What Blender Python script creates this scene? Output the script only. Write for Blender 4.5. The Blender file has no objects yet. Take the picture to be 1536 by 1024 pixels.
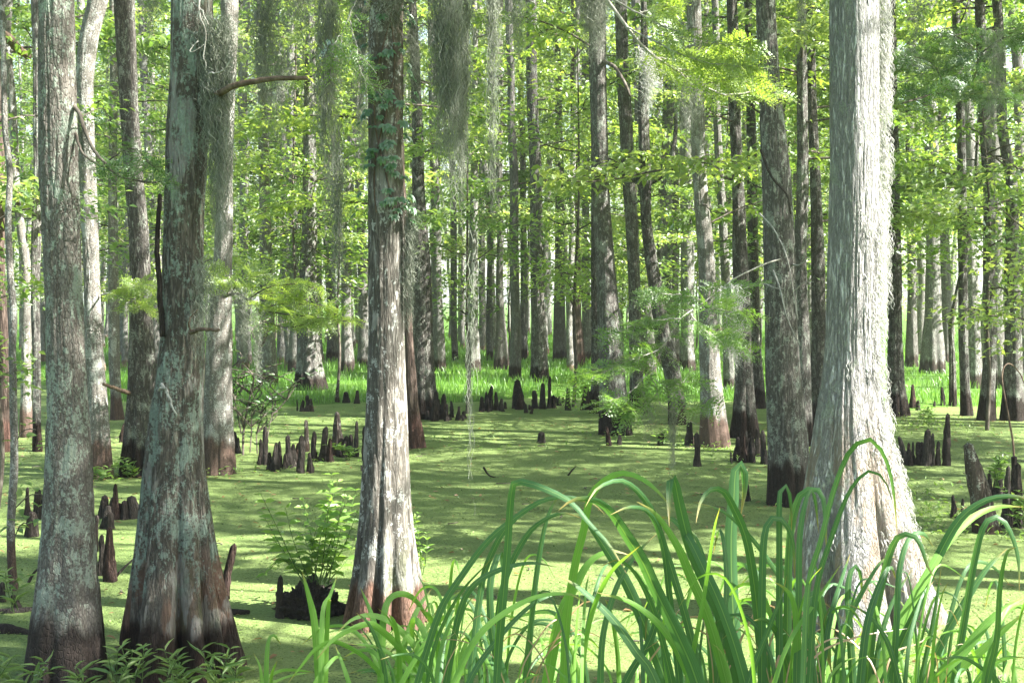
import bpy, math, random
import numpy as np
from mathutils import Vector

SC = bpy.context.scene
COL = SC.collection
rng = np.random.default_rng(11)
RND = random.Random(5)
F, HX, HY, CAMZ = 2000.0, 768.0, 450.0, 2.0

def P(px, py, Y):
    return np.array([(px - HX) * Y / F, Y, CAMZ - (py - HY) * Y / F])

def ground_Y(py):
    return CAMZ * F / (py - HY)

def unit(v):
    v = np.asarray(v, float)
    n = np.linalg.norm(v, axis=-1, keepdims=True)
    return v / np.maximum(n, 1e-9)

# ---------------------------------------------------------------- noise
_pm = np.random.default_rng(3).permutation(256)
_PT = np.concatenate([_pm, _pm, _pm])
_VT = np.random.default_rng(4).random(256)

def vnoise(x, y, z):
    xi, yi, zi = np.floor(x).astype(int), np.floor(y).astype(int), np.floor(z).astype(int)
    fx, fy, fz = x - xi, y - yi, z - zi
    fx, fy, fz = fx*fx*(3-2*fx), fy*fy*(3-2*fy), fz*fz*(3-2*fz)
    def h(a, b, c):
        return _VT[_PT[(_PT[(_PT[a & 255] + (b & 255))] + (c & 255)) & 511]]
    def lx(b, c):
        return h(xi, b, c) * (1 - fx) + h(xi + 1, b, c) * fx
    a = lx(yi, zi) * (1 - fy) + lx(yi + 1, zi) * fy
    b = lx(yi, zi + 1) * (1 - fy) + lx(yi + 1, zi + 1) * fy
    return a * (1 - fz) + b * fz

def fbm(x, y, z, o=3):
    s, a, t = 0, 1.0, 0
    for k in range(o):
        s = s + a * vnoise(x * 2**k + 17 * k, y * 2**k, z * 2**k); t += a; a *= .5
    return s / t

# ---------------------------------------------------------------- mesh builder
class MB:
    def __init__(self):
        self.v, self.q, self.t, self.qm, self.tm, self.n = [], [], [], [], [], 0
    def add(self, verts, quads=None, tris=None, m=0):
        verts = np.asarray(verts, float).reshape(-1, 3)
        if quads is not None and len(quads):
            q = np.asarray(quads, int).reshape(-1, 4) + self.n
            self.q.append(q); self.qm.append(np.full(len(q), m))
        if tris is not None and len(tris):
            t = np.asarray(tris, int).reshape(-1, 3) + self.n
            self.t.append(t); self.tm.append(np.full(len(t), m))
        self.v.append(verts); self.n += len(verts)
    def tube(self, pts, rad, seg=6, m=0, cap=True):
        pts = np.asarray(pts, float); n = len(pts)
        rad = np.broadcast_to(np.asarray(rad, float), (n,))
        t = unit(np.gradient(pts, axis=0))
        up = np.array([0, 0, 1.0]) if abs(t[:, 2]).mean() < .8 else np.array([1.0, 0, 0])
        a = unit(np.cross(t, up)); b = np.cross(t, a)
        th = np.linspace(0, 2*np.pi, seg, endpoint=False)
        ring = pts[:, None] + rad[:, None, None] * (np.cos(th)[None, :, None] * a[:, None] + np.sin(th)[None, :, None] * b[:, None])
        i = np.arange(n - 1)[:, None] * seg; j = np.arange(seg)[None]; j2 = (j + 1) % seg
        q = np.stack([i + j, i + j2, i + seg + j2, i + seg + j], -1).reshape(-1, 4)
        v = ring.reshape(-1, 3)
        tr = None
        if cap:
            v = np.vstack([v, pts[-1] + t[-1] * rad[-1] * .6, pts[0]])
            k = n * seg
            tr = [[(n-1)*seg + jj, (n-1)*seg + (jj+1) % seg, k] for jj in range(seg)] + [[(jj+1) % seg, jj, k+1] for jj in range(seg)]
        self.add(v, q, tr, m)
    def build(self, name, mats, parent=None, smooth=True):
        me = bpy.data.meshes.new(name)
        V = np.vstack(self.v)
        Q = np.vstack(self.q) if self.q else np.zeros((0, 4), int)
        T = np.vstack(self.t) if self.t else np.zeros((0, 3), int)
        me.vertices.add(len(V)); me.vertices.foreach_set('co', V.astype(np.float32).ravel())
        me.loops.add(Q.size + T.size)
        me.loops.foreach_set('vertex_index', np.concatenate([Q.ravel(), T.ravel()]).astype(np.int32))
        me.polygons.add(len(Q) + len(T))
        me.polygons.foreach_set('loop_start', np.concatenate([np.arange(len(Q)) * 4, Q.size + np.arange(len(T)) * 3]).astype(np.int32))
        me.polygons.foreach_set('material_index', np.concatenate((self.qm + self.tm) or [np.zeros(0)]).astype(np.int32))
        me.polygons.foreach_set('use_smooth', np.full(len(Q) + len(T), smooth))
        me.update(calc_edges=True); me.validate()
        for mt in (mats if isinstance(mats, (list, tuple)) else [mats]):
            me.materials.append(mt)
        return link(name, me, parent)

def link(name, data, parent=None):
    o = bpy.data.objects.new(name, data); COL.objects.link(o)
    if parent is not None: o.parent = parent
    return o

def tag(o, label=None, cat=None, group=None, kind=None):
    if label: o['label'] = label
    if cat: o['category'] = cat
    if group: o['group'] = group
    if kind: o['kind'] = kind
    return o

def empty(name, loc, label, cat, group=None):
    o = link(name, None); o.location = tuple(float(c) for c in loc); o.empty_display_size = .1
    return tag(o, label, cat, group)

# ---------------------------------------------------------------- leaves
T_DIA = (np.array([[0, 0, 0], [.45, .5, .10], [1, 0, -.08], [.45, -.5, .10]]), None, np.array([[0, 3, 2], [0, 2, 1]]))
T_FLAT = (np.array([[0, 0, 0], [.5, .5, 0], [1, 0, 0], [.5, -.5, 0]]), np.array([[0, 3, 2, 1]]), None)
T_OVAL = (np.array([[0, 0, 0], [.33, 0, -.01], [.7, 0, -.06], [1, 0, -.17], [.28, .48, .10], [.66, .38, .03], [.28, -.48, .10], [.66, -.38, .03]]),
          np.array([[1, 6, 7, 2], [1, 2, 5, 4]]), np.array([[0, 6, 1], [0, 1, 4], [2, 7, 3], [2, 3, 5]]))

def leaves(mb, tpl, pos, d, nrm, L, W, m=0):
    pos = np.asarray(pos, float); k = len(pos)
    if not k: return
    d = unit(d); nrm = np.asarray(nrm, float)
    s = unit(np.cross(nrm, d) + 1e-6); nn = np.cross(d, s)
    L = np.broadcast_to(L, (k,)); W = np.broadcast_to(W, (k,))
    tv, tq, tt = tpl
    v = pos[:, None] + L[:, None, None] * tv[None, :, 0:1] * d[:, None] + W[:, None, None] * tv[None, :, 1:2] * s[:, None] + L[:, None, None] * tv[None, :, 2:3] * nn[:, None]
    off = (np.arange(k) * len(tv))[:, None, None]
    mb.add(v.reshape(-1, 3), None if tq is None else (tq[None] + off).reshape(-1, 4), None if tt is None else (tt[None] + off).reshape(-1, 3), m)

def smooth_line(ctrl, n):
    """Catmull-Rom through the control points, n samples evenly by chord length"""
    c = np.asarray(ctrl, float)
    c = np.vstack([2*c[0] - c[1], c, 2*c[-1] - c[-2]])
    out = []
    for i in range(1, len(c) - 2):
        t = np.linspace(0, 1, 12, endpoint=(i == len(c) - 3))[:, None]
        p0, p1, p2, p3 = c[i-1], c[i], c[i+1], c[i+2]
        out.append(.5 * (2*p1 + (p2-p0)*t + (2*p0 - 5*p1 + 4*p2 - p3)*t*t + (3*p1 - p0 - 3*p2 + p3)*t**3))
    o = np.vstack(out)
    s = np.concatenate([[0], np.cumsum(np.linalg.norm(np.diff(o[:, :3], axis=0), axis=1))])
    u = np.linspace(0, s[-1], n)
    return np.stack([np.interp(u, s, o[:, k]) for k in range(o.shape[1])], 1)

# ---------------------------------------------------------------- sun
SUN_EL = math.radians(45)
_h = unit(np.array([.955, -.295]))
S = np.array([_h[0] * math.cos(SUN_EL), _h[1] * math.cos(SUN_EL), math.sin(SUN_EL)])
E1 = unit(np.cross(S, [0, 0, 1])); E2 = np.cross(S, E1)
def sproj(p):
    p = np.asarray(p, float)
    return np.stack([p @ E1, p @ E2], -1)
SUNNY = []          # trunks and clearings to be lit, unseen crowns are cut open along their sun rays: (A, B, radius)
def sunny_mask(c, extra):
    """True for leaf clusters that would shade one of the sunny places"""
    q = sproj(c); bad = np.zeros(len(q), bool)
    for A, B, r in SUNNY:
        a, b = sproj(A), sproj(B); ab = b - a
        t = np.clip(((q - a) @ ab) / max(ab @ ab, 1e-9), 0, 1)
        bad |= np.linalg.norm(q - (a + t[:, None] * ab), axis=1) < r + extra
    return bad
EXPOSURE = 2.68
# ---------------------------------------------------------------- materials
class NT:
    def __init__(self, name):
        self.m = bpy.data.materials.new(name); self.m.use_nodes = True
        self.t = self.m.node_tree; self.t.nodes.clear()
        self.out = self.n('ShaderNodeOutputMaterial')
    def n(self, typ, **kw):
        x = self.t.nodes.new(typ)
        for k, v in kw.items():
            if hasattr(x, k): setattr(x, k, v)
        return x
    def set(self, sock, v):
        if hasattr(v, 'is_output'): self.t.links.new(v, sock)
        elif isinstance(v, (tuple, list)) and len(v) == 3 and sock.type == 'RGBA': sock.default_value = (*v, 1)
        else: sock.default_value = v
    def noise(self, vec, scale, detail=4, rough=.55, dist=0):
        x = self.n('ShaderNodeTexNoise'); self.t.links.new(vec, x.inputs['Vector'])
        x.inputs['Scale'].default_value = scale; x.inputs['Detail'].default_value = detail
        x.inputs['Roughness'].default_value = rough; x.inputs['Distortion'].default_value = dist
        return x.outputs['Fac']
    def voro(self, vec, scale, feature='F1', out='Distance', rand=1):
        x = self.n('ShaderNodeTexVoronoi', feature=feature); self.t.links.new(vec, x.inputs['Vector'])
        x.inputs['Scale'].default_value = scale; x.inputs['Randomness'].default_value = rand
        return x.outputs[out]
    def map(self, vec, scale=(1, 1, 1), loc=(0, 0, 0)):
        x = self.n('ShaderNodeMapping'); self.t.links.new(vec, x.inputs['Vector'])
        x.inputs['Scale'].default_value = scale; self.set(x.inputs['Location'], loc)
        return x.outputs['Vector']
    def ramp(self, f, a, b, lo=0, hi=1, smooth=True):
        x = self.n('ShaderNodeMapRange'); x.interpolation_type = 'SMOOTHSTEP' if smooth else 'LINEAR'
        self.set(x.inputs[0], f)
        for i, v in ((1, a), (2, b), (3, lo), (4, hi)): self.set(x.inputs[i], v)
        return x.outputs[0]
    def mix(self, f, a, b, blend='MIX'):
        x = self.n('ShaderNodeMix', data_type='RGBA', blend_type=blend)
        self.set(x.inputs[0], f); self.set(x.inputs[6], a); self.set(x.inputs[7], b)
        return x.outputs[2]
    def math(self, op, a, b=0.0):
        x = self.n('ShaderNodeMath', operation=op); self.set(x.inputs[0], a); self.set(x.inputs[1], b)
        return x.outputs[0]
    def bump(self, h, strength, dist):
        x = self.n('ShaderNodeBump'); self.set(x.inputs['Height'], h)
        x.inputs['Strength'].default_value = strength; x.inputs['Distance'].default_value = dist
        return x.outputs['Normal']
    def principled(self, color, rough=.9, spec=.2, normal=None):
        x = self.n('ShaderNodeBsdfPrincipled'); self.set(x.inputs['Base Color'], color)
        self.set(x.inputs['Roughness'], rough); self.set(x.inputs['Specular IOR Level'], spec)
        if normal is not None: self.t.links.new(normal, x.inputs['Normal'])
        return x.outputs[0]
    def finish(self, sh):
        self.t.links.new(sh, self.out.inputs['Surface']); return self.m

def bark(name, dark, light, lichen=None, la=.5, wet=.35, wetc=(.022, .016, .013), sx=26, st=.10, bump=.9, bd=.02, plates=False, streak=None, moss=0.0, var=.0, red=None, redz=9.0, cd=.75, lz=0, redt=.46, top=None):
    k = NT(name)
    oc = k.n('ShaderNodeTexCoord').outputs['Object']
    if var:
        oi = k.n('ShaderNodeObjectInfo').outputs['Random']
        cv = k.n('ShaderNodeCombineXYZ'); k.set(cv.inputs[2], k.math('MULTIPLY', oi, 37.0)); k.set(cv.inputs[0], k.math('MULTIPLY', oi, 11.0))
        va = k.n('ShaderNodeVectorMath', operation='ADD'); k.t.links.new(oc, va.inputs[0]); k.t.links.new(cv.outputs[0], va.inputs[1])
        tc = va.outputs[0]
    else: tc = oc
    sv = k.map(tc, (1, 1, st))
    fib = k.noise(sv, sx, 7, .62, .35)
    fine = k.noise(k.map(tc, (1, 1, .35)), sx * 4.5, 4, .6)
    if plates:
        ve = k.voro(k.map(tc, (1, 1, .42)), sx * 1.5, 'DISTANCE_TO_EDGE')
        crack = k.ramp(ve, .0, .16)
        h = k.math('ADD', k.math('MULTIPLY', crack, .7), k.math('MULTIPLY', fib, .5))
    else:
        rid = k.math('ABSOLUTE', k.math('SUBTRACT', fib, .5))
        crack = k.ramp(rid, .0, .10)
        h = k.math('ADD', k.math('MULTIPLY', crack, .8), k.math('MULTIPLY', fib, .4))
        ve2 = k.voro(k.map(tc, (1, 1, max(.13, st * 1.3))), sx * 1.25, 'DISTANCE_TO_EDGE')
        crack = k.math('MULTIPLY', crack, k.ramp(ve2, .0, .14, .45, 1))
        h = k.math('ADD', h, k.math('MULTIPLY', k.ramp(ve2, .0, .16), .45))
    tone = k.math('ADD', k.math('MULTIPLY', fib, .5), k.math('MULTIPLY', fine, .5))
    c = k.mix(k.ramp(tone, .34, .66), dark, light)
    c = k.mix(k.math('MULTIPLY', k.math('SUBTRACT', 1.0, crack), cd), c, tuple(x * .3 for x in dark))
    big = k.noise(k.map(tc, (1, 1, .3)), 2.2, 4, .6)
    if red is not None:
        sz = k.n('ShaderNodeSeparateXYZ'); k.t.links.new(oc, sz.inputs[0])
        c = k.mix(k.math('MULTIPLY', k.ramp(k.noise(sv, 9, 3, .5), redt, redt + .1, 0, .9), k.ramp(sz.outputs[2], redz * .5, redz, 1, .0)), c, red)
    c = k.mix(k.ramp(big, .35, .7, 0, .45), c, tuple(x * .55 for x in light))
    if streak is not None:
        c = k.mix(k.ramp(k.noise(k.map(tc, (1, 1, .32)), 5.5, 5, .62, .4), .56, .60, 0, .85 if top is None and lz == 0 else .5), c, streak)
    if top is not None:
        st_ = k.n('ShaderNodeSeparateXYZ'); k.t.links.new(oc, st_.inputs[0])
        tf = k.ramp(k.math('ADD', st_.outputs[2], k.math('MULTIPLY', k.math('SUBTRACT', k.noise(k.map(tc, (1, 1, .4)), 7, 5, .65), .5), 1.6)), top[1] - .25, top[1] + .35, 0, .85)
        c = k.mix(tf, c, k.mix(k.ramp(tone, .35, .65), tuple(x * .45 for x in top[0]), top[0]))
    if lichen is not None:
        ln = k.noise(k.map(tc, (1, 1, .6)), 7, 8, .72, .3)
        spk = k.noise(tc, 70, 3, .6)
        lfz = 1.0
        if lz:
            sl = k.n('ShaderNodeSeparateXYZ'); k.t.links.new(oc, sl.inputs[0])
            lfz = k.ramp(k.math('ADD', sl.outputs[2], k.math('MULTIPLY', k.math('SUBTRACT', k.noise(k.map(tc, (1, 1, .25)), 8, 3, .6), .5), .5)), lz * .75, lz * 1.25)
        lf = k.ramp(k.math('ADD', k.math('MULTIPLY', ln, .75), k.math('MULTIPLY', spk, .25)), .60 - .17 * la, .66 - .17 * la, 0, .9)
        lf = k.math('MULTIPLY', lf, lfz)
        c = k.mix(lf, c, k.mix(k.ramp(spk, .3, .7), tuple(x * .72 for x in lichen), lichen))
        h = k.math('ADD', h, k.math('MULTIPLY', lf, .18))
        sp2 = k.ramp(k.noise(k.map(tc, (1, 1, .55)), 26, 6, .7), .60 - .06 * la, .65 - .06 * la, 0, .75)
        sp2 = k.math('MULTIPLY', sp2, lfz)
        c = k.mix(sp2, c, tuple(min(.6, x * 1.12) for x in lichen))
    if moss:
        c = k.mix(k.ramp(k.noise(k.map(tc, (1, 1, .25)), 3.1, 5, .6), .62 - .25 * moss, .75, 0, .75), c, (.075, .10, .035))
    if var:
        ob = k.n('ShaderNodeObjectInfo').outputs['Random']
        c = k.mix(k.ramp(ob, 0, 1, 0, var, False), c, (.10, .092, .08))
    if wet:
        sp = k.n('ShaderNodeSeparateXYZ'); k.t.links.new(oc, sp.inputs[0])
        edge = k.math('ADD', sp.outputs[2], k.math('MULTIPLY', k.math('SUBTRACT', k.noise(k.map(tc, (1, 1, .12)), 9, 4, .6), .5), wet * 1.1))
        w = k.ramp(edge, wet * .80, wet * 1.08, 1, 0)
        wc = k.mix(k.ramp(tone, .35, .7), wetc, tuple(x * 3.2 for x in wetc))
        c = k.mix(k.math('MULTIPLY', w, .94), c, wc)
    hh = k.math('ADD', h, k.math('MULTIPLY', fine, .35))
    return k.finish(k.principled(c, .92, .12, k.bump(hh, bump, bd)))

def leafmat(name, c1, c2, trans=.5, gloss=.06, tcol=None, rough=.45):
    k = NT(name)
    g = k.n('ShaderNodeNewGeometry').outputs['Random Per Island']
    oi = k.n('ShaderNodeObjectInfo').outputs['Random']
    c = k.mix(g, c1, c2)
    c = k.mix(k.math('MULTIPLY', oi, .35), c, tuple(x * .6 for x in c1))
    t = k.mix(g, tuple(min(1, a * b) for a, b in zip(c1, (1.5, 1.45, .7))), tuple(min(1, a * b) for a, b in zip(c2, (1.6, 1.5, .7)))) if tcol is None else k.mix(g, tcol, tuple(x * .75 for x in tcol))
    d = k.n('ShaderNodeBsdfDiffuse'); k.set(d.inputs[0], c)
    tr = k.n('ShaderNodeBsdfTranslucent'); k.set(tr.inputs[0], t)
    ms = k.n('ShaderNodeMixShader'); ms.inputs[0].default_value = trans
    k.t.links.new(d.outputs[0], ms.inputs[1]); k.t.links.new(tr.outputs[0], ms.inputs[2])
    gl = k.n('ShaderNodeBsdfGlossy'); gl.inputs['Roughness'].default_value = rough; k.set(gl.inputs[0], (.9, .95, .9))
    m2 = k.n('ShaderNodeMixShader')
    lw = k.n('ShaderNodeLayerWeight'); lw.inputs[0].default_value = .25
    k.set(m2.inputs[0], k.math('ADD', k.math('MULTIPLY', lw.outputs['Fresnel'], .22), gloss))
    k.t.links.new(ms.outputs[0], m2.inputs[1]); k.t.links.new(gl.outputs[0], m2.inputs[2])
    return k.finish(m2.outputs[0])

def plain(name, c1, c2, scale=20, st=1, rough=.9, bump=.5, bd=.01, spec=.15):
    k = NT(name); tc = k.n('ShaderNodeTexCoord').outputs['Object']
    n = k.noise(k.map(tc, (1, 1, st)), scale, 6, .62)
    return k.finish(k.principled(k.mix(k.ramp(n, .32, .68), c1, c2), rough, spec, k.bump(n, bump, bd)))

M = {}
LICH = (.29, .33, .265)
M['bark_scaly'] = bark('scaly_grey_bark', (.085, .07, .057), (.22, .205, .178), LICH, .58, .32, (.018, .014, .012), 42, .12, .7, .008, True, cd=.42, lz=.38)
M['bark_lichen'] = bark('lichen_patched_bark', (.115, .10, .08), (.235, .21, .175), (.27, .33, .27), .62, .30, (.016, .010, .008), 28, .15, .9, .014, False, (.36, .36, .33), .25, 0, (.20, .115, .08), .80, lz=.50, redt=.47)
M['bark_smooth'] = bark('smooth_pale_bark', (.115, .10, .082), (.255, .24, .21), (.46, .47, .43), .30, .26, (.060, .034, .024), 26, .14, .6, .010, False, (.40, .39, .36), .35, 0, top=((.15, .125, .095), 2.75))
M['bark_shaggy'] = bark('shaggy_silver_bark', (.33, .315, .295), (.70, .69, .67), (.44, .47, .39), .32, 0, sx=42, st=.13, bump=1.0, bd=.02, red=(.38, .29, .21), redz=1.5, cd=.62)
M['bark_brown'] = bark('grey_brown_bark', (.12, .108, .094), (.30, .285, .26), (.36, .39, .33), .46, .42, (.014, .010, .008), 34, .17, .9, .016, False, None, .1, 0)
M['bark_dark'] = bark('dark_mossy_bark', (.085, .077, .067), (.23, .215, .19), (.30, .32, .27), .42, .40, (.014, .010, .008), 30, .17, .9, .02, False, None, .2, 0)
M['bark_speck'] = bark('speckled_grey_bark', (.11, .10, .085), (.27, .255, .225), (.40, .41, .37), .50, .45, (.055, .036, .028), 44, .14, .7, .010, True, None, .2, 0, cd=.45)
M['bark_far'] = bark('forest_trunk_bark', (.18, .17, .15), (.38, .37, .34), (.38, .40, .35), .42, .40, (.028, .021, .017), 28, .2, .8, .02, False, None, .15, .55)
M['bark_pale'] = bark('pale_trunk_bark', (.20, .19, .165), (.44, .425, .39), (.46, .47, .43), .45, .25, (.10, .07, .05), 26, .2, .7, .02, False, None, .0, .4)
M['bark_red'] = bark('red_brown_trunk_bark', (.10, .07, .055), (.24, .18, .15), None, .3, .50, (.05, .028, .022), 26, .07, .8, .015, False, None, .15, 0)
M['knee'] = bark('dark_knee_bark', (.018, .014, .012), (.082, .066, .056), None, 0, 0, sx=30, st=.12, bump=1, bd=.012, var=.35)
M['knee_red'] = bark('red_tipped_knee_bark', (.030, .02, .016), (.12, .08, .064), None, 0, .16, (.020, .013, .011), sx=30, st=.12, bump=1, bd=.012)
M['knee_pale'] = bark('weathered_knee_bark', (.07, .055, .046), (.19, .155, .13), (.34, .35, .3), .3, .12, (.03, .02, .016), sx=24, st=.08, bump=1, bd=.012)
M['twig'] = plain('twig_bark', (.055, .045, .035), (.16, .14, .115), 30, .3)
M['twig_pale'] = plain('weathered_twig', (.22, .20, .175), (.46, .44, .40), 30, .3)
M['twig_brown'] = plain('brown_limb_bark', (.075, .05, .035), (.17, .125, .09), 40, .3)
M['leaf_broad'] = leafmat('broad_leaf', (.095, .19, .034), (.19, .29, .06), .60)
M['leaf_lime'] = leafmat('lime_leaf', (.16, .26, .045), (.28, .38, .085), .60)
M['leaf_cyp'] = leafmat('cypress_leaf', (.085, .19, .03), (.155, .27, .045), .50)
M['leaf_deep'] = leafmat('deep_green_leaf', (.045, .12, .024), (.085, .18, .032), .45)
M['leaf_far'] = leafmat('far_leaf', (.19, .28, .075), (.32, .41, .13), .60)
M['leaf_vine'] = leafmat('vine_leaf', (.04, .13, .035), (.07, .20, .05), .35, .1)
M['leaf_bush'] = leafmat('bush_leaf', (.13, .25, .045), (.22, .36, .075), .55, .03)
M['leaf_willow'] = leafmat('willow_herb_leaf', (.12, .22, .055), (.21, .31, .09), .42, .03)
M['leaf_dry'] = leafmat('dry_leaf', (.22, .11, .05), (.36, .24, .13), .3, .04)
M['stem_green'] = plain('green_stem', (.06, .12, .03), (.12, .18, .05), 30, .3)
M['grass'] = leafmat('bank_grass', (.11, .26, .028), (.18, .36, .045), .5, .05)
M['dry_blade'] = leafmat('dry_blade', (.30, .17, .08), (.40, .27, .15), .35, .05)

def bladem(name, c1, c2):
    """grass blade: uv.x runs across (pale midrib, fine veins), uv.y along"""
    k = NT(name)
    uv = k.n('ShaderNodeTexCoord').outputs['UV']
    sp = k.n('ShaderNodeSeparateXYZ'); k.t.links.new(uv, sp.inputs[0])
    oi = k.n('ShaderNodeObjectInfo').outputs['Random']
    c = k.mix(k.ramp(oi, 0, 1, 0, 1, False), c1, c2)
    c = k.mix(k.ramp(k.noise(k.map(uv, (34, .7, 1)), 1.0, 5, .65), .35, .7, 0, .75), c, tuple(x * 1.45 for x in c2))
    mid = k.ramp(k.math('ABSOLUTE', k.math('SUBTRACT', sp.outputs[0], .5)), .02, .07, .55, 0)
    c = k.mix(mid, c, (.22, .34, .10))
    c = k.mix(k.ramp(sp.outputs[1], .92, 1.0, 0, .9), c, (.30, .22, .08))
    c = k.mix(k.ramp(k.noise(k.map(uv, (3, 14, 1)), 1.6, 6, .7), .66, .71, 0, .8), c, (.20, .15, .06))
    t = k.mix(1.0, c, (1.5, 1.55, .55), 'MULTIPLY')
    vein = k.n('ShaderNodeTexWave'); vein.inputs['Scale'].default_value = 9; k.t.links.new(uv, vein.inputs['Vector'])
    nb = k.bump(vein.outputs['Fac'], .25, .002)
    p = k.principled(c, .40, .38, nb)
    tr = k.n('ShaderNodeBsdfTranslucent'); k.t.links.new(t, tr.inputs[0])
    ms = k.n('ShaderNodeMixShader'); ms.inputs[0].default_value = .42
    k.t.links.new(p, ms.inputs[1]); k.t.links.new(tr.outputs[0], ms.inputs[2])
    return k.finish(ms.outputs[0])
M['blade'] = bladem('reed_blade', (.040, .105, .045), (.070, .155, .058))
M['blade_lime'] = bladem('sunlit_reed_blade', (.10, .22, .040), (.15, .29, .06))  # lighter copy of the reed colour, standing in for sunlit blades

def mossmat(name, c1, c2):
    k = NT(name)
    g = k.n('ShaderNodeNewGeometry').outputs['Random Per Island']
    c = k.mix(g, c1, c2)
    d = k.n('ShaderNodeBsdfDiffuse'); k.set(d.inputs[0], c)
    t = k.n('ShaderNodeBsdfTranslucent'); k.set(t.inputs[0], c)
    ms = k.n('ShaderNodeMixShader'); ms.inputs[0].default_value = .3
    k.t.links.new(d.outputs[0], ms.inputs[1]); k.t.links.new(t.outputs[0], ms.inputs[2])
    return k.finish(ms.outputs[0])
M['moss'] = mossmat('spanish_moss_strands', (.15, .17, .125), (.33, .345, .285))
M['moss_sunlit'] = mossmat('sunlit_moss_strands', (.40, .40, .365), (.62, .615, .58))  # paler copy of the moss, sunlight put into its colour

def duckweed():
    k = NT('duckweed_water')
    tc = k.n('ShaderNodeTexCoord').outputs['Object']
    warp = k.noise(tc, 3, 4, .6)
    cell = k.voro(tc, 95, 'F1', 'Color')
    cd = k.voro(tc, 95, 'F1', 'Distance')
    sepc = k.n('ShaderNodeSeparateXYZ'); k.t.links.new(cell, sepc.inputs[0])
    c = k.mix(sepc.outputs[0], (.095, .150, .044), (.20, .265, .09))
    patch = k.noise(k.map(tc, (.55, 1, 1)), 1.3, 7, .66, .6)
    c = k.mix(k.ramp(patch, .38, .66, 0, .6), c, (.215, .27, .095))
    clump = k.noise(tc, 34, 6, .75)
    c = k.mix(k.ramp(clump, .46, .64, 0, .7), c, (.115, .175, .035))
    c = k.mix(k.ramp(k.noise(tc, 4.5, 8, .75), .60, .70, 0, .65), c, (.12, .15, .045))
    gap = k.ramp(k.math('ADD', k.math('MULTIPLY', k.noise(tc, 38, 4, .7), .7), k.math('MULTIPLY', k.noise(tc, 1.7, 4, .6), .3)), .553, .595, 0, .85)
    c = k.mix(gap, c, (.03, .042, .014))
    h = k.math('ADD', k.math('MULTIPLY', cd, -.5), k.math('MULTIPLY', clump, 1.5))
    return k.finish(k.principled(c, .8, .15, k.bump(h, .8, .018)))
M['duckweed'] = duckweed()

M['duck_bits'] = leafmat('duckweed_fronds', (.07, .13, .028), (.25, .32, .10), .1, .01)

def groundm():
    k = NT('forest_floor')
    tc = k.n('ShaderNodeTexCoord').outputs['Object']
    a = k.noise(tc, .9, 8, .65); b = k.noise(tc, 14, 5, .7)
    c = k.mix(k.ramp(a, .35, .65), (.055, .12, .02), (.10, .19, .03))
    c = k.mix(k.ramp(b, .52, .72, 0, .6), c, (.05, .045, .025))
    return k.finish(k.principled(c, .95, .1, k.bump(b, .8, .05)))
M['ground'] = groundm()
# ---------------------------------------------------------------- trunks
def gsmooth(a, s):
    if s < .5: return a
    r = int(3 * s); k = np.exp(-.5 * (np.arange(-r, r + 1) / s) ** 2); k /= k.sum()
    return np.convolve(np.concatenate([2*a[0] - a[1:r+1][::-1], a, 2*a[-1] - a[-r-1:-1][::-1]]), k, 'valid')

def axis_from(prof, Y, ztop, x0):
    """centre x (relative to x0) and radius against height from traced outline points (py, x_left, x_right)"""
    p = sorted(((CAMZ - (py - HY) * Y / F, ((a + b) / 2 - HX) * Y / F - x0, (b - a) / 2 * Y / F) for py, a, b in prof))
    z, c, r = (np.array(x) for x in zip(*p))
    sl = (c[-1] - c[-2]) / (z[-1] - z[-2]) * .5
    z = np.append(z, [z[-1] + 1.5, max(ztop, z[-1] + 3)])
    c = np.append(c, [c[-1] + sl * 1.5, c[-1] + sl * 2.2]); r = np.append(r, [r[-1] * .93, r[-1] * .45])
    zz = np.arange(-.15, z[-1], .02)
    s = .16 / .02 * .6
    slope = (r[1] - r[0]) / (z[1] - z[0])
    ri = np.interp(zz, z, r); ri[zz < z[0]] = r[0] + slope * (zz[zz < z[0]] - z[0])
    return zz, gsmooth(np.interp(zz, z, c), s), gsmooth(ri, s * .7)

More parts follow.
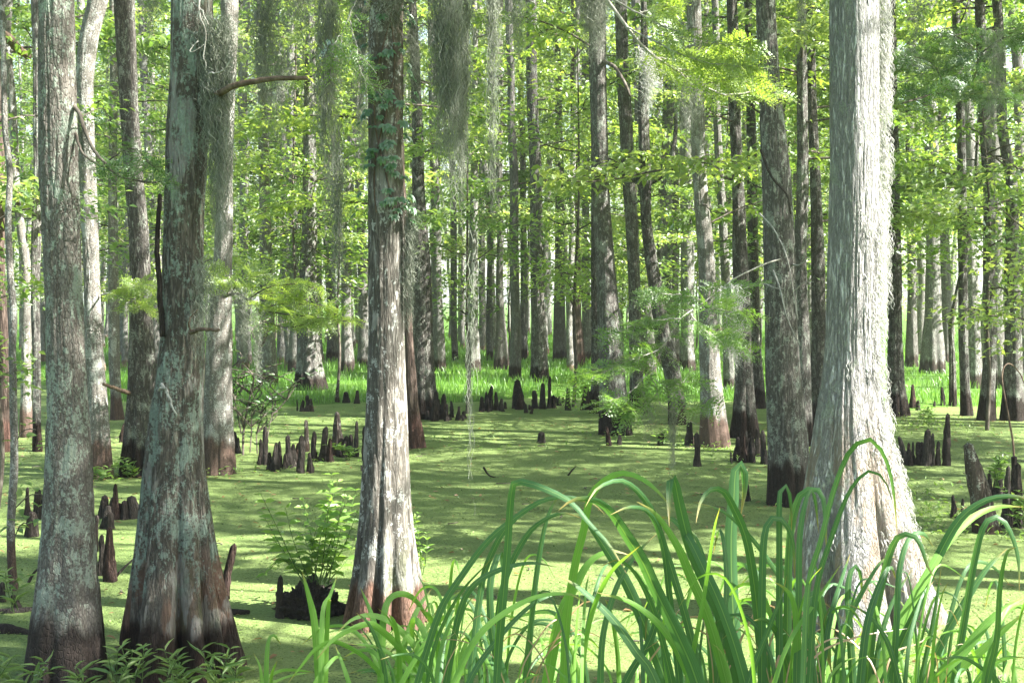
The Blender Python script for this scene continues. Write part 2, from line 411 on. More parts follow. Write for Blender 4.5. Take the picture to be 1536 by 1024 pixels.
def trunk_mesh(name, prof, Y, mat, parent, x0, ztop=13, nseg=64, dz=.05, zfine=5, nval=8, vamp=.3, vh=.7, disp=.006, fs=(20, 1.4), seed=0, wob=0.0, dy=0.0, twist=.2, vw=(.10, .2)):
    g = np.random.default_rng(seed + 100)
    zz, cc, rr = axis_from(prof, Y, ztop, x0)
    lo = np.arange(-.12, zfine, dz); z = np.concatenate([lo, np.linspace(zfine, zz[-1] - .03, 30)[1:]])
    c = np.interp(z, zz, cc); r = np.interp(z, zz, rr)
    yy = wob * (vnoise(z * .35 + seed, z * 0 + .5, z * 0) - .5) * 2 + dy * np.clip(z / 6, 0, 2)
    yy = yy - np.interp(0, z, yy)
    if wob: c = c + wob * (vnoise(z * .8 + seed * 3, z * 0 + .2, z * 0 + 4) - .5)
    th = np.linspace(0, 2*np.pi, nseg, endpoint=False) + math.pi / 2
    TH, Z = np.meshgrid(th, z)
    R = np.repeat(r[:, None], nseg, 1)
    va = np.linspace(0, 2*np.pi, nval, endpoint=False) + g.uniform(-.25, .25, nval) + g.uniform(0, 6)
    A = vamp * np.exp(-np.clip(Z, 0, None) / vh) + .03
    V = np.zeros_like(TH)
    for i, a in enumerate(va):
        w = g.uniform(*vw)
        d = np.abs((TH - a - twist * (vnoise(Z * .9 + i * 7, Z * 0 + i, Z * 0) - .5) + np.pi) % (2*np.pi) - np.pi)
        V = np.maximum(V, np.exp(-(d / w) ** 1.5) * g.uniform(.7, 1))
    R = R * (1 - A * V)
    X3, Y3 = np.cos(TH), np.sin(TH)
    rn = max(.1, float(np.interp(1.5, z, r)))
    R = R * (1 + .05 * (fbm(X3 * 1.4 + seed, Y3 * 1.4, Z * 1.1, 2) - .5) * 2)
    if disp:
        f = fbm(X3 * rn * fs[0] + seed, Y3 * rn * fs[0], Z * fs[1], 3)
        ridge = np.clip(np.abs(f - .5) * 7, 0, 1)
        R = R + disp * (ridge - .7) + disp * .8 * (fbm(X3 * rn * fs[0] * 2.7, Y3 * rn * fs[0] * 2.7, Z * fs[1] * 5, 2) - .5)
    v = np.stack([c[:, None] + R * X3, yy[:, None] + R * Y3, Z], -1)
    n = len(z)
    i = np.arange(n - 1)[:, None] * nseg; j = np.arange(nseg)[None]; j2 = (j + 1) % nseg
    q = np.stack([i + j, i + j2, i + nseg + j2, i + nseg + j], -1).reshape(-1, 4)
    mb = MB(); mb.add(v.reshape(-1, 3), q)
    o = mb.build(name, mat, parent)
    return o, (lambda h: np.array([np.interp(h, z, c), np.interp(h, z, yy), h])), (lambda h: float(np.interp(h, z, r)))

# ---------------------------------------------------------------- crowns and sprays
def limb_path(a, b, sag, n=8, wob=.06, g=rng):
    t = np.linspace(0, 1, n)[:, None]
    p = np.asarray(a) * (1 - t) + np.asarray(b) * t
    L = np.linalg.norm(np.asarray(b) - np.asarray(a))
    p[:, 2] += sag * L * np.sin(np.pi * t[:, 0])
    p[1:-1] += g.normal(0, wob * L * .3, (n - 2, 3))
    return p

def shade_crown(parent, base, zc, R, H, nclus, name='crown', per=20, seed=0, force=None):
    """sparse crown of feathery cypress sprays, gaps cut along the sun rays to light the sunny places"""
    g = np.random.default_rng(seed)
    u = g.normal(0, 1, (nclus, 3)); u = unit(u) * g.random((nclus, 1)) ** .4
    c = u * [R, R, H / 2] + [0, 0, zc]
    w = c + [base[0], base[1], 0]
    keep = ~sunny_mask(w, .36)
    c = c[keep]
    mb = MB()
    for k in range(0, len(c), 4):
        a = np.array([0, 0, c[k][2] - .8 - .15 * np.hypot(*c[k][:2])])
        mb.tube(limb_path(a, c[k], .04, 6, .05, g), np.linspace(.035, .008, 6), 5, 1)
    n = len(c) * per
    ce = np.repeat(c, per, 0)
    pos = ce + g.normal(0, 1, (n, 3)) * [.17, .17, .08]
    d = unit(g.normal(0, 1, (n, 3)) * [1, 1, .35])
    nr = unit(g.normal(0, .4, (n, 3)) + [0, 0, 1])
    leaves(mb, T_FLAT, pos, d, nr, g.uniform(.10, .18, n), g.uniform(.035, .06, n), 0)
    return mb.build(name, [M['leaf_cyp'], M['twig']], parent)

def crown_data(seed, R=2.1, H=9.0, nl=4200, kind='broad', mat='leaf_broad', stem=False):
    """a background crown: limbs in loose tiers with flat pads of leaves; its own mesh, shared by copies"""
    g = np.random.default_rng(seed); mb = MB()
    nlimb = int(H * 2.6); pads = []
    if stem:
        mb.tube(smooth_line([[0, 0, -.05], [g.normal(0, .08), g.normal(0, .08), H * .4], [g.normal(0, .15), g.normal(0, .15), H]], 12), np.linspace(.028, .008, 12), 6, 1)
    for i in range(nlimb):
        z = H * (i + g.random()) / nlimb; a = i * 2.4 + g.normal(0, .5)
        prof = math.sin(math.pi * (.12 + .8 * z / H)) ** .6
        L = R * prof * g.uniform(.45, 1.1)
        b = np.array([math.cos(a) * L, math.sin(a) * L, z + g.uniform(-.1, .35) * L])
        path = limb_path([0, 0, z - .15], b, g.uniform(-.05, .1), 6, .10, g)
        mb.tube(path, np.linspace(.016, .005, 6), 4, 1, False)
        for f in g.uniform(.3, 1.05, max(2, int(L * 3.2))):
            pads.append(path[0] * (1 - f) + path[-1] * f + g.normal(0, .22, 3) * [1, 1, .5])
    pads = np.array(pads); per = max(6, nl // len(pads)); n = len(pads) * per
    ce = np.repeat(pads, per, 0)
    pos = ce + g.normal(0, 1, (n, 3)) * [.30, .30, .10]
    out = ce * [1, 1, 0] + g.normal(0, .9, (n, 3)) * [1, 1, .4]
    nr = unit(g.normal(0, .42, (n, 3)) + [0, 0, 1])
    if kind == 'broad':
        leaves(mb, T_DIA, pos, out + [0, 0, -.25], nr, g.uniform(.08, .155, n), g.uniform(.045, .08, n), 0)
    else:
        leaves(mb, T_FLAT, pos, out, nr, g.uniform(.09, .16, n), g.uniform(.022, .04, n), 0)
    o = mb.build('crown', [M[mat], M['twig']])
    d = o.data; bpy.data.objects.remove(o)
    return d

def feather_spray(mb, p0, d, L, g, m=0, flen=.085, nl=10, droop=.2, lw=.30):
    """one flat cypress spray: a twig with two ranks of feather-like leaves"""
    d = unit(d); side = unit(np.cross(d, [0, 0, 1]) + 1e-5); up = np.cross(side, d)
    ro = g.normal(0, .75); side, up = side * math.cos(ro) + up * math.sin(ro), up * math.cos(ro) - side * math.sin(ro)
    n = max(4, int(L / .017))
    t = np.linspace(0, 1, n)
    tw = p0 + d * L * t[:, None] + np.array([0, 0, -1]) * (droop * L * t ** 2)[:, None]
    mb.tube(tw, np.linspace(.0016, .0008, n), 3, 1, False)
    sg = np.where(np.arange(n) % 2, 1, -1)[:, None]
    fd = unit(side * sg + d * .75 + up * g.normal(.05, .22, (n, 1)) + g.normal(0, .12, (n, 3)))
    fl = flen * np.sin(np.pi * (.25 + .68 * t)) * g.uniform(.75, 1.15, n)
    k = nl; tt = np.linspace(.06, 1, k)
    base = tw[:, None] + fd[:, None] * (fl[:, None] * tt[None])[:, :, None] - np.array([0, 0, 1]) * (fl[:, None] * .25 * tt[None] ** 2)[:, :, None]
    fs = unit(np.cross(fd, up[None] + g.normal(0, .25, (n, 3))))
    s2 = np.where(np.arange(k) % 2, 1, -1)[None, :, None]
    ld = fs[:, None] * s2 + fd[:, None] * .8
    ll = (fl[:, None] * lw * (1.1 - .5 * tt[None]))
    leaves(mb, T_FLAT, base.reshape(-1, 3), ld.reshape(-1, 3), np.repeat(np.broadcast_to(up, (n, 3)), k, 0) + g.normal(0, .2, (n * k, 3)), ll.ravel(), ll.ravel() * .52, m)

def spray_branch(parent, origin, paths, sprays, mat, seed, rad=.012, name='branch', twig='twig_pale', flen=.085, L=(.16, .34)):
    """a limb (paths, world points) with foliage; sprays = [(path index, from, to, count, droop)]"""
    g = np.random.default_rng(seed); o = np.asarray(origin, float)
    mb = MB(); lines = []
    for i, (ctrl, r0) in enumerate(paths):
        ln = smooth_line(ctrl, 24); ln += (fbm(ln * 5 + i, ln * 0, ln * 0 + i, 2) - .5 if False else 0)
        ln = ln + np.cumsum(g.normal(0, .0035, ln.shape), 0)
        lines.append(ln); mb.tube(ln - o, np.linspace(r0, r0 * .3, 24), 7, 0)
    br = mb.build(name, M[twig], parent)
    fb = MB()
    for (i, a, b, n, dr) in sprays:
        ln = lines[i]
        for t in np.linspace(a, b, int(n * 1.7)):
            k = t * 23; i0 = min(22, int(k)); p = ln[i0] + (ln[i0+1] - ln[i0]) * (k - i0)
            tg = unit(ln[i0+1] - ln[i0]); sd = unit(np.cross(tg, [0, 0, 1]))
            d = sd * g.choice([-1, 1]) * g.uniform(.5, 1) + tg * g.uniform(.3, 1.1) + np.array([0, 0, g.normal(.05, .28)])
            feather_spray(fb, p - o, d, g.uniform(*L), g, droop=dr, flen=flen * g.uniform(.85, 1.2))
    fb.build('foliage', [M[mat], M[twig]], br)
    return br

CROWN = None
def limb_data(seed, L=1.8, nl=260, mat='leaf_broad', leaf=(.075, .125)):
    """a leafy side branch reaching out along +x, shared by copies"""
    g = np.random.default_rng(seed); mb = MB()
    main = smooth_line([[0, 0, 0], [L * .35, g.normal(0, .08), g.uniform(0, .12)], [L * .7, g.normal(0, .12), g.uniform(-.05, .15)], [L, g.normal(0, .2), g.uniform(-.2, .1)]], 20)
    mb.tube(main, np.linspace(.016, .004, 20), 6, 0, False)
    fb = MB(); pads = []
    for k in range(7):
        t = .3 + .7 * k / 6; p = main[int(t * 19)]; sg = (-1) ** k
        q = p + np.array([g.uniform(.15, .4), sg * g.uniform(.2, .55), g.normal(0, .08)]) * (1.2 - .5 * t)
        mb.tube(smooth_line([p, (p + q) / 2 + [0, 0, .03], q], 6), np.linspace(.006, .003, 6), 4, 0, False)
        for f in (.45, .75, 1.0): pads.append(p * (1 - f) + q * f)
        pads.append(p)
    pads = np.array(pads); per = max(3, nl // len(pads)); n = len(pads) * per
    ce = np.repeat(pads, per, 0); pos = ce + g.normal(0, 1, (n, 3)) * [.10, .10, .035]
    d = g.normal(0, .8, (n, 3)) * [1, 1, .3] + [.5, 0, -.3]
    leaves(fb, T_OVAL, pos, d, unit(g.normal(0, .38, (n, 3)) + [0, 0, 1]), g.uniform(*leaf, n), g.uniform(leaf[0] * .5, leaf[1] * .55, n), 0)
    a = mb.build('branch', M['twig']); b = fb.build('foliage', M[mat]); r = (a.data, b.data)
    bpy.data.objects.remove(a); bpy.data.objects.remove(b)
    return r
LIMB = None
def leafy_limb(parent, k, at, rz, s):
    o = bpy.data.objects.new('branch', LIMB[k][0]); COL.objects.link(o); o.parent = parent
    o.location = tuple(at); o.rotation_euler = (0, 0, rz); o.scale = (s, s, s)
    f = bpy.data.objects.new('foliage', LIMB[k][1]); COL.objects.link(f); f.parent = o
def copy_crown(parent, k, z, s, sz, rz):
    o = bpy.data.objects.new('crown', CROWN[k]); COL.objects.link(o); o.parent = parent
    o.location = (0, 0, z); o.scale = (s, s, sz); o.rotation_euler = (0, 0, rz)
    return o

# ---------------------------------------------------------------- the forest, traced trunk by trunk
# key: (base y in the photo, bark, outline points (py, x left, x right), label, options)
TREES = {
'T1': (1014, 'bark_scaly', [(0,59,110),(128,59,113),(256,60,117),(400,66,121),(512,71,126),(640,71,134),(768,65,140),(840,60,143),(896,54,149),(940,47,154),(980,41,159),(1012,37,163)],
   'thick grey cypress with scaly lichened bark and dark base, leftmost of the big near trunks', dict(nseg=240, dz=.010, zfine=4.6, nval=7, vamp=.16, vh=.30, disp=.007, fs=(26, 3.2))),
'T2': (1006, 'bark_lichen', [(0,258,318),(128,257,319),(190,248,314),(256,248,309),(340,246,304),(420,244,304),(512,241,305),(580,232,304),(640,222,303),(700,215,306),(768,207,315),(830,200,325),(900,189,341),(950,181,354),(1004,172,368)],
   'big cypress with teal lichen patches and reddish fluted buttress roots, moss down its side', dict(nseg=260, dz=.010, zfine=4.6, nval=9, vw=(.10, .18), vamp=.95, vh=.50, disp=.005, fs=(22, 2.4), twist=.35)),
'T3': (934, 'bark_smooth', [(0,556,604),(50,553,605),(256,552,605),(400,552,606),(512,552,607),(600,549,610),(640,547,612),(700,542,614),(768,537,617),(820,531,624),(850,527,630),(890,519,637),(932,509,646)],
   'pale smooth cypress with leafy vine above and brown fluted foot, beside the bushy stump', dict(nseg=240, dz=.011, zfine=4.8, nval=10, vw=(.10, .17), vamp=.62, vh=.38, disp=.004, fs=(20, 2.2))),
'T4': (928, 'bark_shaggy', [(0,1246,1318),(128,1246,1318),(256,1245,1318),(400,1242,1317),(512,1239,1316),(560,1235,1319),(600,1227,1324),(660,1219,1336),(700,1213,1346),(760,1203,1358),(800,1194,1370),(850,1184,1386),(890,1173,1402),(926,1160,1424)],
   'huge sunlit silver cypress with shaggy stripped bark rising behind the tall green reeds', dict(nseg=280, dz=.010, zfine=4.8, nval=9, vw=(.11, .19), vamp=.75, vh=.48, disp=.0055, fs=(34, 1.6), twist=.4)),
'T5': (756, 'bark_brown', [(0,1134,1162),(128,1138,1170),(256,1143,1185),(330,1145,1190),(400,1146,1193),(512,1148,1197),(600,1150,1205),(660,1152,1212),(700,1152,1215),(752,1150,1219)],
   'grey brown cypress with near black foot just behind the huge sunlit silver cypress', dict(nseg=140, dz=.02, zfine=6, nval=8, vamp=.22, vh=.4, disp=.008, fs=(24, 1.6))),
'T6': (712, 'bark_dark', [(0,170,201),(128,178,206),(256,186,213),(330,190,219),(400,192,222),(512,193,229),(600,189,236),(660,184,241),(708,177,250)],
   'dark bent trunk with one sunlit edge between the two big left cypresses', dict(nseg=96, dz=.03, zfine=6.5, nval=7, vamp=.25, vh=.6, disp=.008)),
'T7': (716, 'bark_speck', [(0,132,161),(40,121,149),(80,114,142),(128,112,138),(200,115,141),(256,118,143),(400,126,149),(512,128,154),(600,134,162),(660,136,167),(714,136,172)],
   'speckled grey trunk curving to the right high up, hidden in part by leftmost thick cypress', dict(nseg=96, dz=.03, zfine=6.5, nval=7, vamp=.16, vh=.5, disp=.007, fs=(30, 3))),
'T8': (710, 'bark_speck', [(0,331,357),(128,331,353),(256,328,350),(400,318,346),(512,308,345),(600,304,347),(660,303,350),(708,302,353)],
   'speckled grey tupelo with broad foot standing just right of the teal lichen cypress', dict(nseg=96, dz=.03, zfine=6.5, nval=7, vamp=.12, vh=.4, disp=.007, fs=(30, 3))),
'T9': (671, 'bark_red', [(0,586,598),(256,596,609),(400,604,617),(512,606,619),(600,609,627),(640,611,634),(670,612,640)],
   'slim leaning trunk with red brown foot half hidden behind the pale smooth cypress', dict(nseg=64, dz=.05, zfine=7, nval=6, vamp=.15)),
'T10': (627, 'bark_dark', [(0,612,624),(260,618,636),(330,620,641),(400,618,646),(500,617,651),(560,617,654),(600,615,659),(626,612,662)],
   'stout dark trunk ringed by dark knees, right of the pale smooth cypress', dict(nseg=80, dz=.05, zfine=8, nval=8, vamp=.3, vh=.6)),
'T11': (651, 'bark_brown', [(0,882,906),(128,885,909),(256,889,913),(330,890,917),(400,893,922),(512,895,932),(580,898,939),(620,899,946),(650,898,951)],
   'tall brown trunk with black foot rising near the middle behind the drooping feathery branch', dict(nseg=80, dz=.05, zfine=7.5, nval=8, vamp=.2, vh=.5)),
'T12': (669, 'bark_speck', [(0,1028,1050),(100,1034,1054),(256,1039,1060),(400,1046,1070),(480,1046,1074),(560,1049,1080),(620,1050,1088),(668,1048,1096)],
   'pale speckled trunk with broad brown foot beside two small knees, behind the drooping feathery branch', dict(nseg=80, dz=.05, zfine=7.5, nval=7, vamp=.1, vh=.5)),
'T13': (656, 'bark_dark', [(0,1091,1107),(128,1093,1110),(256,1096,1113),(400,1098,1121),(512,1104,1127),(580,1102,1131),(620,1099,1135),(655,1094,1141)],
   'dark trunk with spreading foot above the tall knee group, left of the grey brown cypress', dict(nseg=72, dz=.06, zfine=7.5, nval=8, vamp=.25)),
'T14': (612, 'bark_dark', [(0,1115,1127),(128,1120,1133),(256,1122,1137),(400,1123,1139),(512,1125,1141),(610,1125,1148)],
   'narrow dark trunk close behind the grey brown cypress, right of the spreading-foot trunk', dict(nseg=40, dz=.1)),
'T15': (636, 'bark_dark', [(278,959,976),(300,960,976),(330,961,976),(380,967,985),(440,975,996),(500,984,1006),(560,998,1023),(600,1004,1029),(634,1004,1031)],
   'crooked dark tree forking into two bent arms like a Y in the middle', dict(nseg=56, dz=.06, zfine=5, nval=6, vamp=.1, fork=True)),
'T16': (560, 'bark_far', [(0,1018,1037),(200,1020,1038),(380,1021,1041),(500,1022,1041),(558,1019,1044)],
   'stout grey trunk between the crooked forked tree and the pale speckled trunk', {}),
'T17': (620, 'bark_brown', [(0,922,940),(128,925,945),(256,930,950),(400,942,960),(512,944,962),(580,944,966),(619,943,972)],
   'straight brown trunk directly left of the crooked forked tree', {}),
'T18': (570, 'bark_far', [(0,946,960),(200,952,968),(380,959,979),(500,960,980),(568,956,985)],
   'broad shaded grey trunk partly behind the crooked forked tree', {}),
'T19': (619, 'bark_dark', [(100,884,893),(400,886,896),(560,886,901),(618,884,906)],
   'thin dark trunk hugging the left edge of the tall brown middle trunk', {}),
'T20': (575, 'bark_dark', [(0,788,804),(80,790,806),(256,794,812),(400,796,816),(500,796,818),(550,795,821),(574,792,824)],
   'tall straight dark trunk in the bright grass, tallest and darkest near the centre', {}),
'T21': (573, 'bark_far', [(0,758,770),(128,761,772),(300,765,778),(450,766,780),(572,763,782)],
   'mottled trunk just left of the tall straight dark centre trunk', {}),
'T22': (557, 'bark_far', [(0,746,755),(200,745,755),(380,745,755),(480,744,757),(556,740,766)],
   'slender trunk with flared red brown foot in the grass, left of the mottled trunk', {}),
'T23': (543, 'bark_far', [(0,731,741),(256,732,742),(400,731,739),(542,729,740)],
   'dark slim trunk in bright grass behind the long hanging strand', {}),
'T24': (560, 'bark_far', [(200,708,717),(380,704,717),(480,702,718),(558,697,722)],
   'grey trunk standing directly behind the long hanging moss strand', {}),
'T25': (527, 'bark_pale', [(0,716,724),(300,719,727),(526,718,730)],
   'pale sunlit trunk far off just right of the long hanging strand', {}),
'T26': (520, 'bark_pale', [(0,686,693),(300,688,696),(518,687,698)],
   'slim white sunlit trunk far off between the dark ringed trunk and the hanging strand', {}),
'T27': (543, 'bark_far', [(0,672,681),(300,675,684),(480,677,686),(542,678,688)],
   'grey trunk in the grass left of the slim white far trunk', {}),
'T28': (560, 'bark_far', [(0,640,651),(256,645,657),(450,651,664),(558,650,669)],
   'streaked grey trunk touching the right side of the stout dark ringed trunk', {}),
'T30': (545, 'bark_far', [(0,832,840),(256,833,845),(400,832,847),(500,830,849),(544,827,850)],
   'dark trunk with flared foot right of the tall straight dark centre trunk', {}),
'T31': (553, 'bark_red', [(0,856,866),(256,857,868),(400,858,870),(480,855,872),(552,848,880)],
   'trunk with fluted reddish spreading foot in the grass left of tall brown middle trunk', dict(nseg=48, nval=7, vamp=.3, vh=.8)),
'T32': (546, 'bark_far', [(0,872,884),(256,873,884),(400,874,885),(545,871,889)],
   'grey trunk squeezed between the reddish-foot trunk and the tall brown middle trunk', {}),
'T34': (541, 'bark_far', [(0,776,784),(300,780,789),(540,780,792)],
   'thin dark trunk seen just behind the tall straight dark centre trunk', {}),
'T35': (505, 'bark_pale', [(0,814,820),(300,818,825),(504,818,828)],
   'thin pale far trunk right behind the tall straight dark centre trunk', {}),
'T40': (588, 'bark_brown', [(0,459,472),(60,457,472),(256,453,473),(400,451,475),(500,449,479),(550,445,484),(587,437,493)],
   'stout brown trunk with wide black skirted foot at the edge of the left grass', dict(nseg=72, dz=.07, zfine=9, nval=9, vamp=.3, vh=.7)),
'T41': (586, 'bark_speck', [(0,379,399),(128,386,402),(256,388,404),(400,389,407),(500,387,411),(584,383,417)],
   'moss draped grey trunk left of the stout black-skirted trunk', {}),
'T42': (550, 'bark_far', [(0,356,366),(256,358,370),(450,360,374),(548,358,378)],
   'pale ragged trunk just right of the broad-foot speckled tupelo', {}),
'T43': (561, 'bark_far', [(0,428,440),(256,432,444),(450,435,450),(560,432,454)],
   'grey trunk tucked behind the left side of the stout black-skirted trunk', {}),
'T44': (545, 'bark_far', [(0,482,494),(256,489,500),(450,492,504),(544,489,508)],
   'slim trunk with dark foot in the grass right of the stout black-skirted trunk', {}),
'T45': (561, 'bark_far', [(0,536,549),(235,518,532),(400,511,525),(500,511,526),(560,510,533)],
   'grey trunk leaning to the right as it rises, left of the pale smooth cypress', {}),
'T46': (556, 'bark_far', [(0,528,541),(256,533,546),(450,537,552),(555,536,556)],
   'grey trunk close to the left side of the pale smooth cypress', {}),
'T48': (548, 'bark_pale', [(0,452,462),(150,438,448),(350,424,434),(450,418,429),(546,415,431)],
   'pale trunk slanting left towards its foot behind the moss draped grey trunk', {}),
'T50': (655, 'bark_speck', [(0,2,18),(64,1,14),(128,9,20),(200,14,26),(256,17,30),(320,22,34),(360,26,40),(400,31,44),(512,33,47),(600,31,47),(653,28,50)],
   'curvy pale trunk at the left edge beyond the thin mossy sapling', dict(nseg=64, dz=.05, zfine=8, vamp=.1, nval=6)),
'T51': (676, 'bark_brown', [(0,46,59),(256,47,61),(350,46,61),(450,45,58),(560,48,60),(640,50,63),(675,50,66)],
   'dark trunk between the curvy pale trunk and the leftmost thick cypress', dict(nseg=48)),
'T54': (677, 'bark_red', [(0,-14,-2),(256,-10,4),(500,-6,10),(600,-5,13),(675,-7,16)],
   'reddish brown trunk cut by the left edge of the scene', dict(nseg=48)),
'T55': (629, 'bark_speck', [(0,164,176),(128,164,177),(256,163,175),(400,162,178),(512,161,178),(600,164,180),(628,163,185)],
   'light grey trunk behind, left of the dark bent trunk with sunlit edge', dict(nseg=48)),
'T60': (623, 'bark_dark', [(0,1327,1342),(128,1329,1344),(256,1331,1349),(400,1332,1351),(500,1332,1353),(580,1331,1358),(622,1327,1366)],
   'dark straight trunk with black foot just right of the huge sunlit silver cypress', dict(nseg=64)),
'T61': (553, 'bark_far', [(0,1358,1370),(256,1359,1372),(450,1361,1374),(552,1358,1378)],
   'smooth grey trunk in the right grass between the dark straight trunk and the white-footed one', {}),
'T62': (563, 'bark_far', [(0,1384,1400),(128,1386,1403),(256,1388,1407),(400,1390,1411),(480,1388,1414),(562,1378,1420)],
   'stout trunk with fluted whitish sunlit foot in the right grass', dict(nseg=56, nval=8, vamp=.3, vh=.9)),
'T63': (546, 'bark_far', [(0,1404,1418),(256,1407,1421),(450,1410,1426),(545,1407,1432)],
   'grey trunk close behind the right side of the stout white-footed trunk', {}),
'T64': (623, 'bark_brown', [(0,1428,1440),(128,1432,1444),(256,1435,1448),(400,1437,1451),(512,1438,1452),(580,1440,1455),(622,1440,1461)],
   'narrow brown trunk with a black foot, third from the right edge by the water', dict(nseg=48)),
'T64b': (609, 'bark_dark', [(380,1446,1453),(430,1434,1441),(488,1420,1428),(540,1422,1432),(608,1422,1435)],
   'bent thin dark tree crossing in front of the right grass, leaning into its neighbour', dict(nseg=40, ztop=4.5, nocrown=True)),
'T65': (586, 'bark_far', [(0,1440,1456),(256,1446,1463),(450,1450,1469),(584,1448,1474)],
   'grey trunk behind the two dark-footed trunks near the right edge', {}),
'T66': (630, 'bark_brown', [(0,1462,1477),(128,1468,1484),(256,1473,1490),(400,1475,1492),(512,1475,1493),(590,1471,1494),(629,1466,1497)],
   'brown trunk with black ragged foot, second from the right edge by the water', dict(nseg=56)),
'T67': (586, 'bark_far', [(0,1480,1494),(256,1485,1501),(450,1487,1505),(584,1484,1510)],
   'grey trunk seen between the two brown trunks at the right edge', {}),
'T68': (630, 'bark_brown', [(0,1489,1503),(100,1495,1509),(200,1498,1513),(275,1508,1524),(400,1508,1530),(512,1507,1532),(590,1503,1535),(629,1498,1540)],
   'broad brown trunk with bulging foot at the right edge by the water', dict(nseg=56)),
'T69': (570, 'bark_far', [(0,1508,1524),(80,1516,1531),(160,1522,1537),(300,1527,1541),(568,1524,1548)],
   'slanting trunk at the very right edge behind the broad bulging-foot trunk', {}),
'T70': (668, 'bark_brown', [(0,1193,1208),(256,1193,1210),(400,1193,1212),(512,1193,1216),(666,1190,1222)],
   'shaded trunk seen between the grey brown cypress and the huge silver cypress, left one', dict(nseg=48)),
'T71': (640, 'bark_dark', [(0,1205,1221),(60,1208,1222),(256,1215,1230),(400,1217,1237),(512,1216,1238),(638,1210,1244)],
   'dark-topped trunk hard against the left side of the huge silver cypress', dict(nseg=48)),
'T72': (592, 'bark_far', [(0,1066,1076),(256,1074,1086),(450,1084,1098),(590,1086,1104)],
   'grey trunk between the pale speckled trunk and the dark spreading-foot trunk', {}),
'T73': (548, 'bark_far', [(0,1003,1013),(256,1006,1017),(546,1006,1020)],
   'slim grey trunk standing behind the arms of the crooked forked tree', {}),
'T74': (556, 'bark_far', [(0,206,218),(256,218,229),(450,226,238),(554,226,242)],
   'slim grey trunk right behind the dark bent trunk with sunlit edge', {}),
'T75': (585, 'bark_far', [(0,86,98),(300,120,131),(583,142,156)],
   'grey trunk glimpsed behind the leftmost thick cypress and speckled curving trunk', {}),
}
for k, lbl in (('T4', None),):
    Y = ground_Y(TREES[k][0]); SUNNY.append((P(1300, 905, Y), P(1292, -60, Y), .36))
SUNNY.append((P(596, 880, 8.25), P(592, 500, 8.25), .17))
SUNNY.append((np.array([.35, 7.25, 0]), np.array([2.5, 7.35, 0]), .42))
SUNNY.append((P(208, 560, 15.2), P(195, 0, 15.2), .20))
SUNNY.append((P(40, 640, 19.5), P(25, 300, 19.5), .2))
SUNNY.append((P(1060, 640, 18.2), P(1050, 200, 18.2), .2))
SUNNY.append((np.array([-1.5, 9.9, 0]), np.array([2.2, 10.3, 0]), .12))
SUNNY.append((np.array([-4.5, 11.2, 0]), np.array([-.6, 11.4, 0]), .16))
SUNNY.append((P(440, 780, 8.2), P(520, 740, 8.5), .38))
SUNNY.append((np.array([.1, 3.5, 1.2]), np.array([1.4, 3.5, 1.2]), .35))
SUNNY.append((P(1000, 100, 9.0), P(1110, 130, 9.0), .3))

CROWN = [crown_data(1, 2.2, 9, 5800, 'broad', 'leaf_broad'), crown_data(2, 2.4, 9, 5600, 'broad', 'leaf_lime'), crown_data(3, 2.0, 9, 4200, 'feather', 'leaf_cyp'),
         crown_data(4, 2.5, 9, 6000, 'broad', 'leaf_far'), crown_data(5, 2.2, 9, 4400, 'broad', 'leaf_broad'), crown_data(6, 2.1, 9, 4200, 'feather', 'leaf_lime')]
GROUP = 'trees of the flooded forest'
LIMB = [limb_data(81, 1.7, 290, 'leaf_broad'), limb_data(82, 2.1, 330, 'leaf_lime'), limb_data(83, 1.5, 260, 'leaf_broad'), limb_data(84, 1.9, 320, 'leaf_far', (.08, .13))]
NODE, AXIS, BASE = {}, {}, {}
LG = np.random.default_rng(404)
for i, (k, (by, bk, prof, lbl, op)) in enumerate(TREES.items()):
    op = dict(op); Y = ground_Y(by)
    x0 = ((prof[-1][1] + prof[-1][2]) / 2 - HX) * Y / F
    hero = k in ('T1', 'T2', 'T3', 'T4', 'T5'); nlimb = 0 if Y < 17 or k in ('T11', 'T12', 'T15', 'T17', 'T51', 'T54') else 6 if Y < 30 else 5
    e = empty('cypress_tree' if hero or k == 'T11' else 'tupelo_tree', (x0, Y, 0), lbl, 'tree', GROUP)
    fork = op.pop('fork', False); nocrown = op.pop('nocrown', False)
    zt = op.pop('ztop', 4.0 if fork else 13 if Y < 12 else 15 + (i * 7 % 5))
    kw = dict(nseg=40 if Y > 26 else 64, dz=.10 if Y > 26 else .06, zfine=8 + Y * .05, vamp=.2, vh=.6, nval=7, disp=.008, fs=(14, 1.2), wob=.0 if hero else .05)
    kw.update(op)
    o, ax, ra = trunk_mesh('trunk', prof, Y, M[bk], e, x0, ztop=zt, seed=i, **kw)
    NODE[k], AXIS[k], BASE[k] = e, (lambda h, ax=ax, b=np.array([x0, Y, 0]): ax(h) + b), np.array([x0, Y, 0])
    for q in range(nlimb):
        h = LG.uniform(3.2, 2.4 + .215 * Y)
        leafy_limb(e, int(LG.integers(4)), ax(h), LG.uniform(0, 6.28), LG.uniform(1.0, 1.65))
    if hero:
        shade_crown(e, BASE[k], 9.4, 3.0, 5.0, 300, seed=40 + i)
    elif fork or nocrown: pass
    elif Y < 24.5:
        shade_crown(e, BASE[k], 10.2 + (i % 3) * .7, 2.7, 4.6, 180, seed=60 + i)
    elif Y > 38 or i % 3 == 0:
        copy_crown(e, i % 6, (7.0 if Y < 38 else 4.2) + (i * 37 % 40) * .06, .8 + (i * 13 % 10) * .03, .9 + (i * 29 % 10) * .05, i * 2.1)
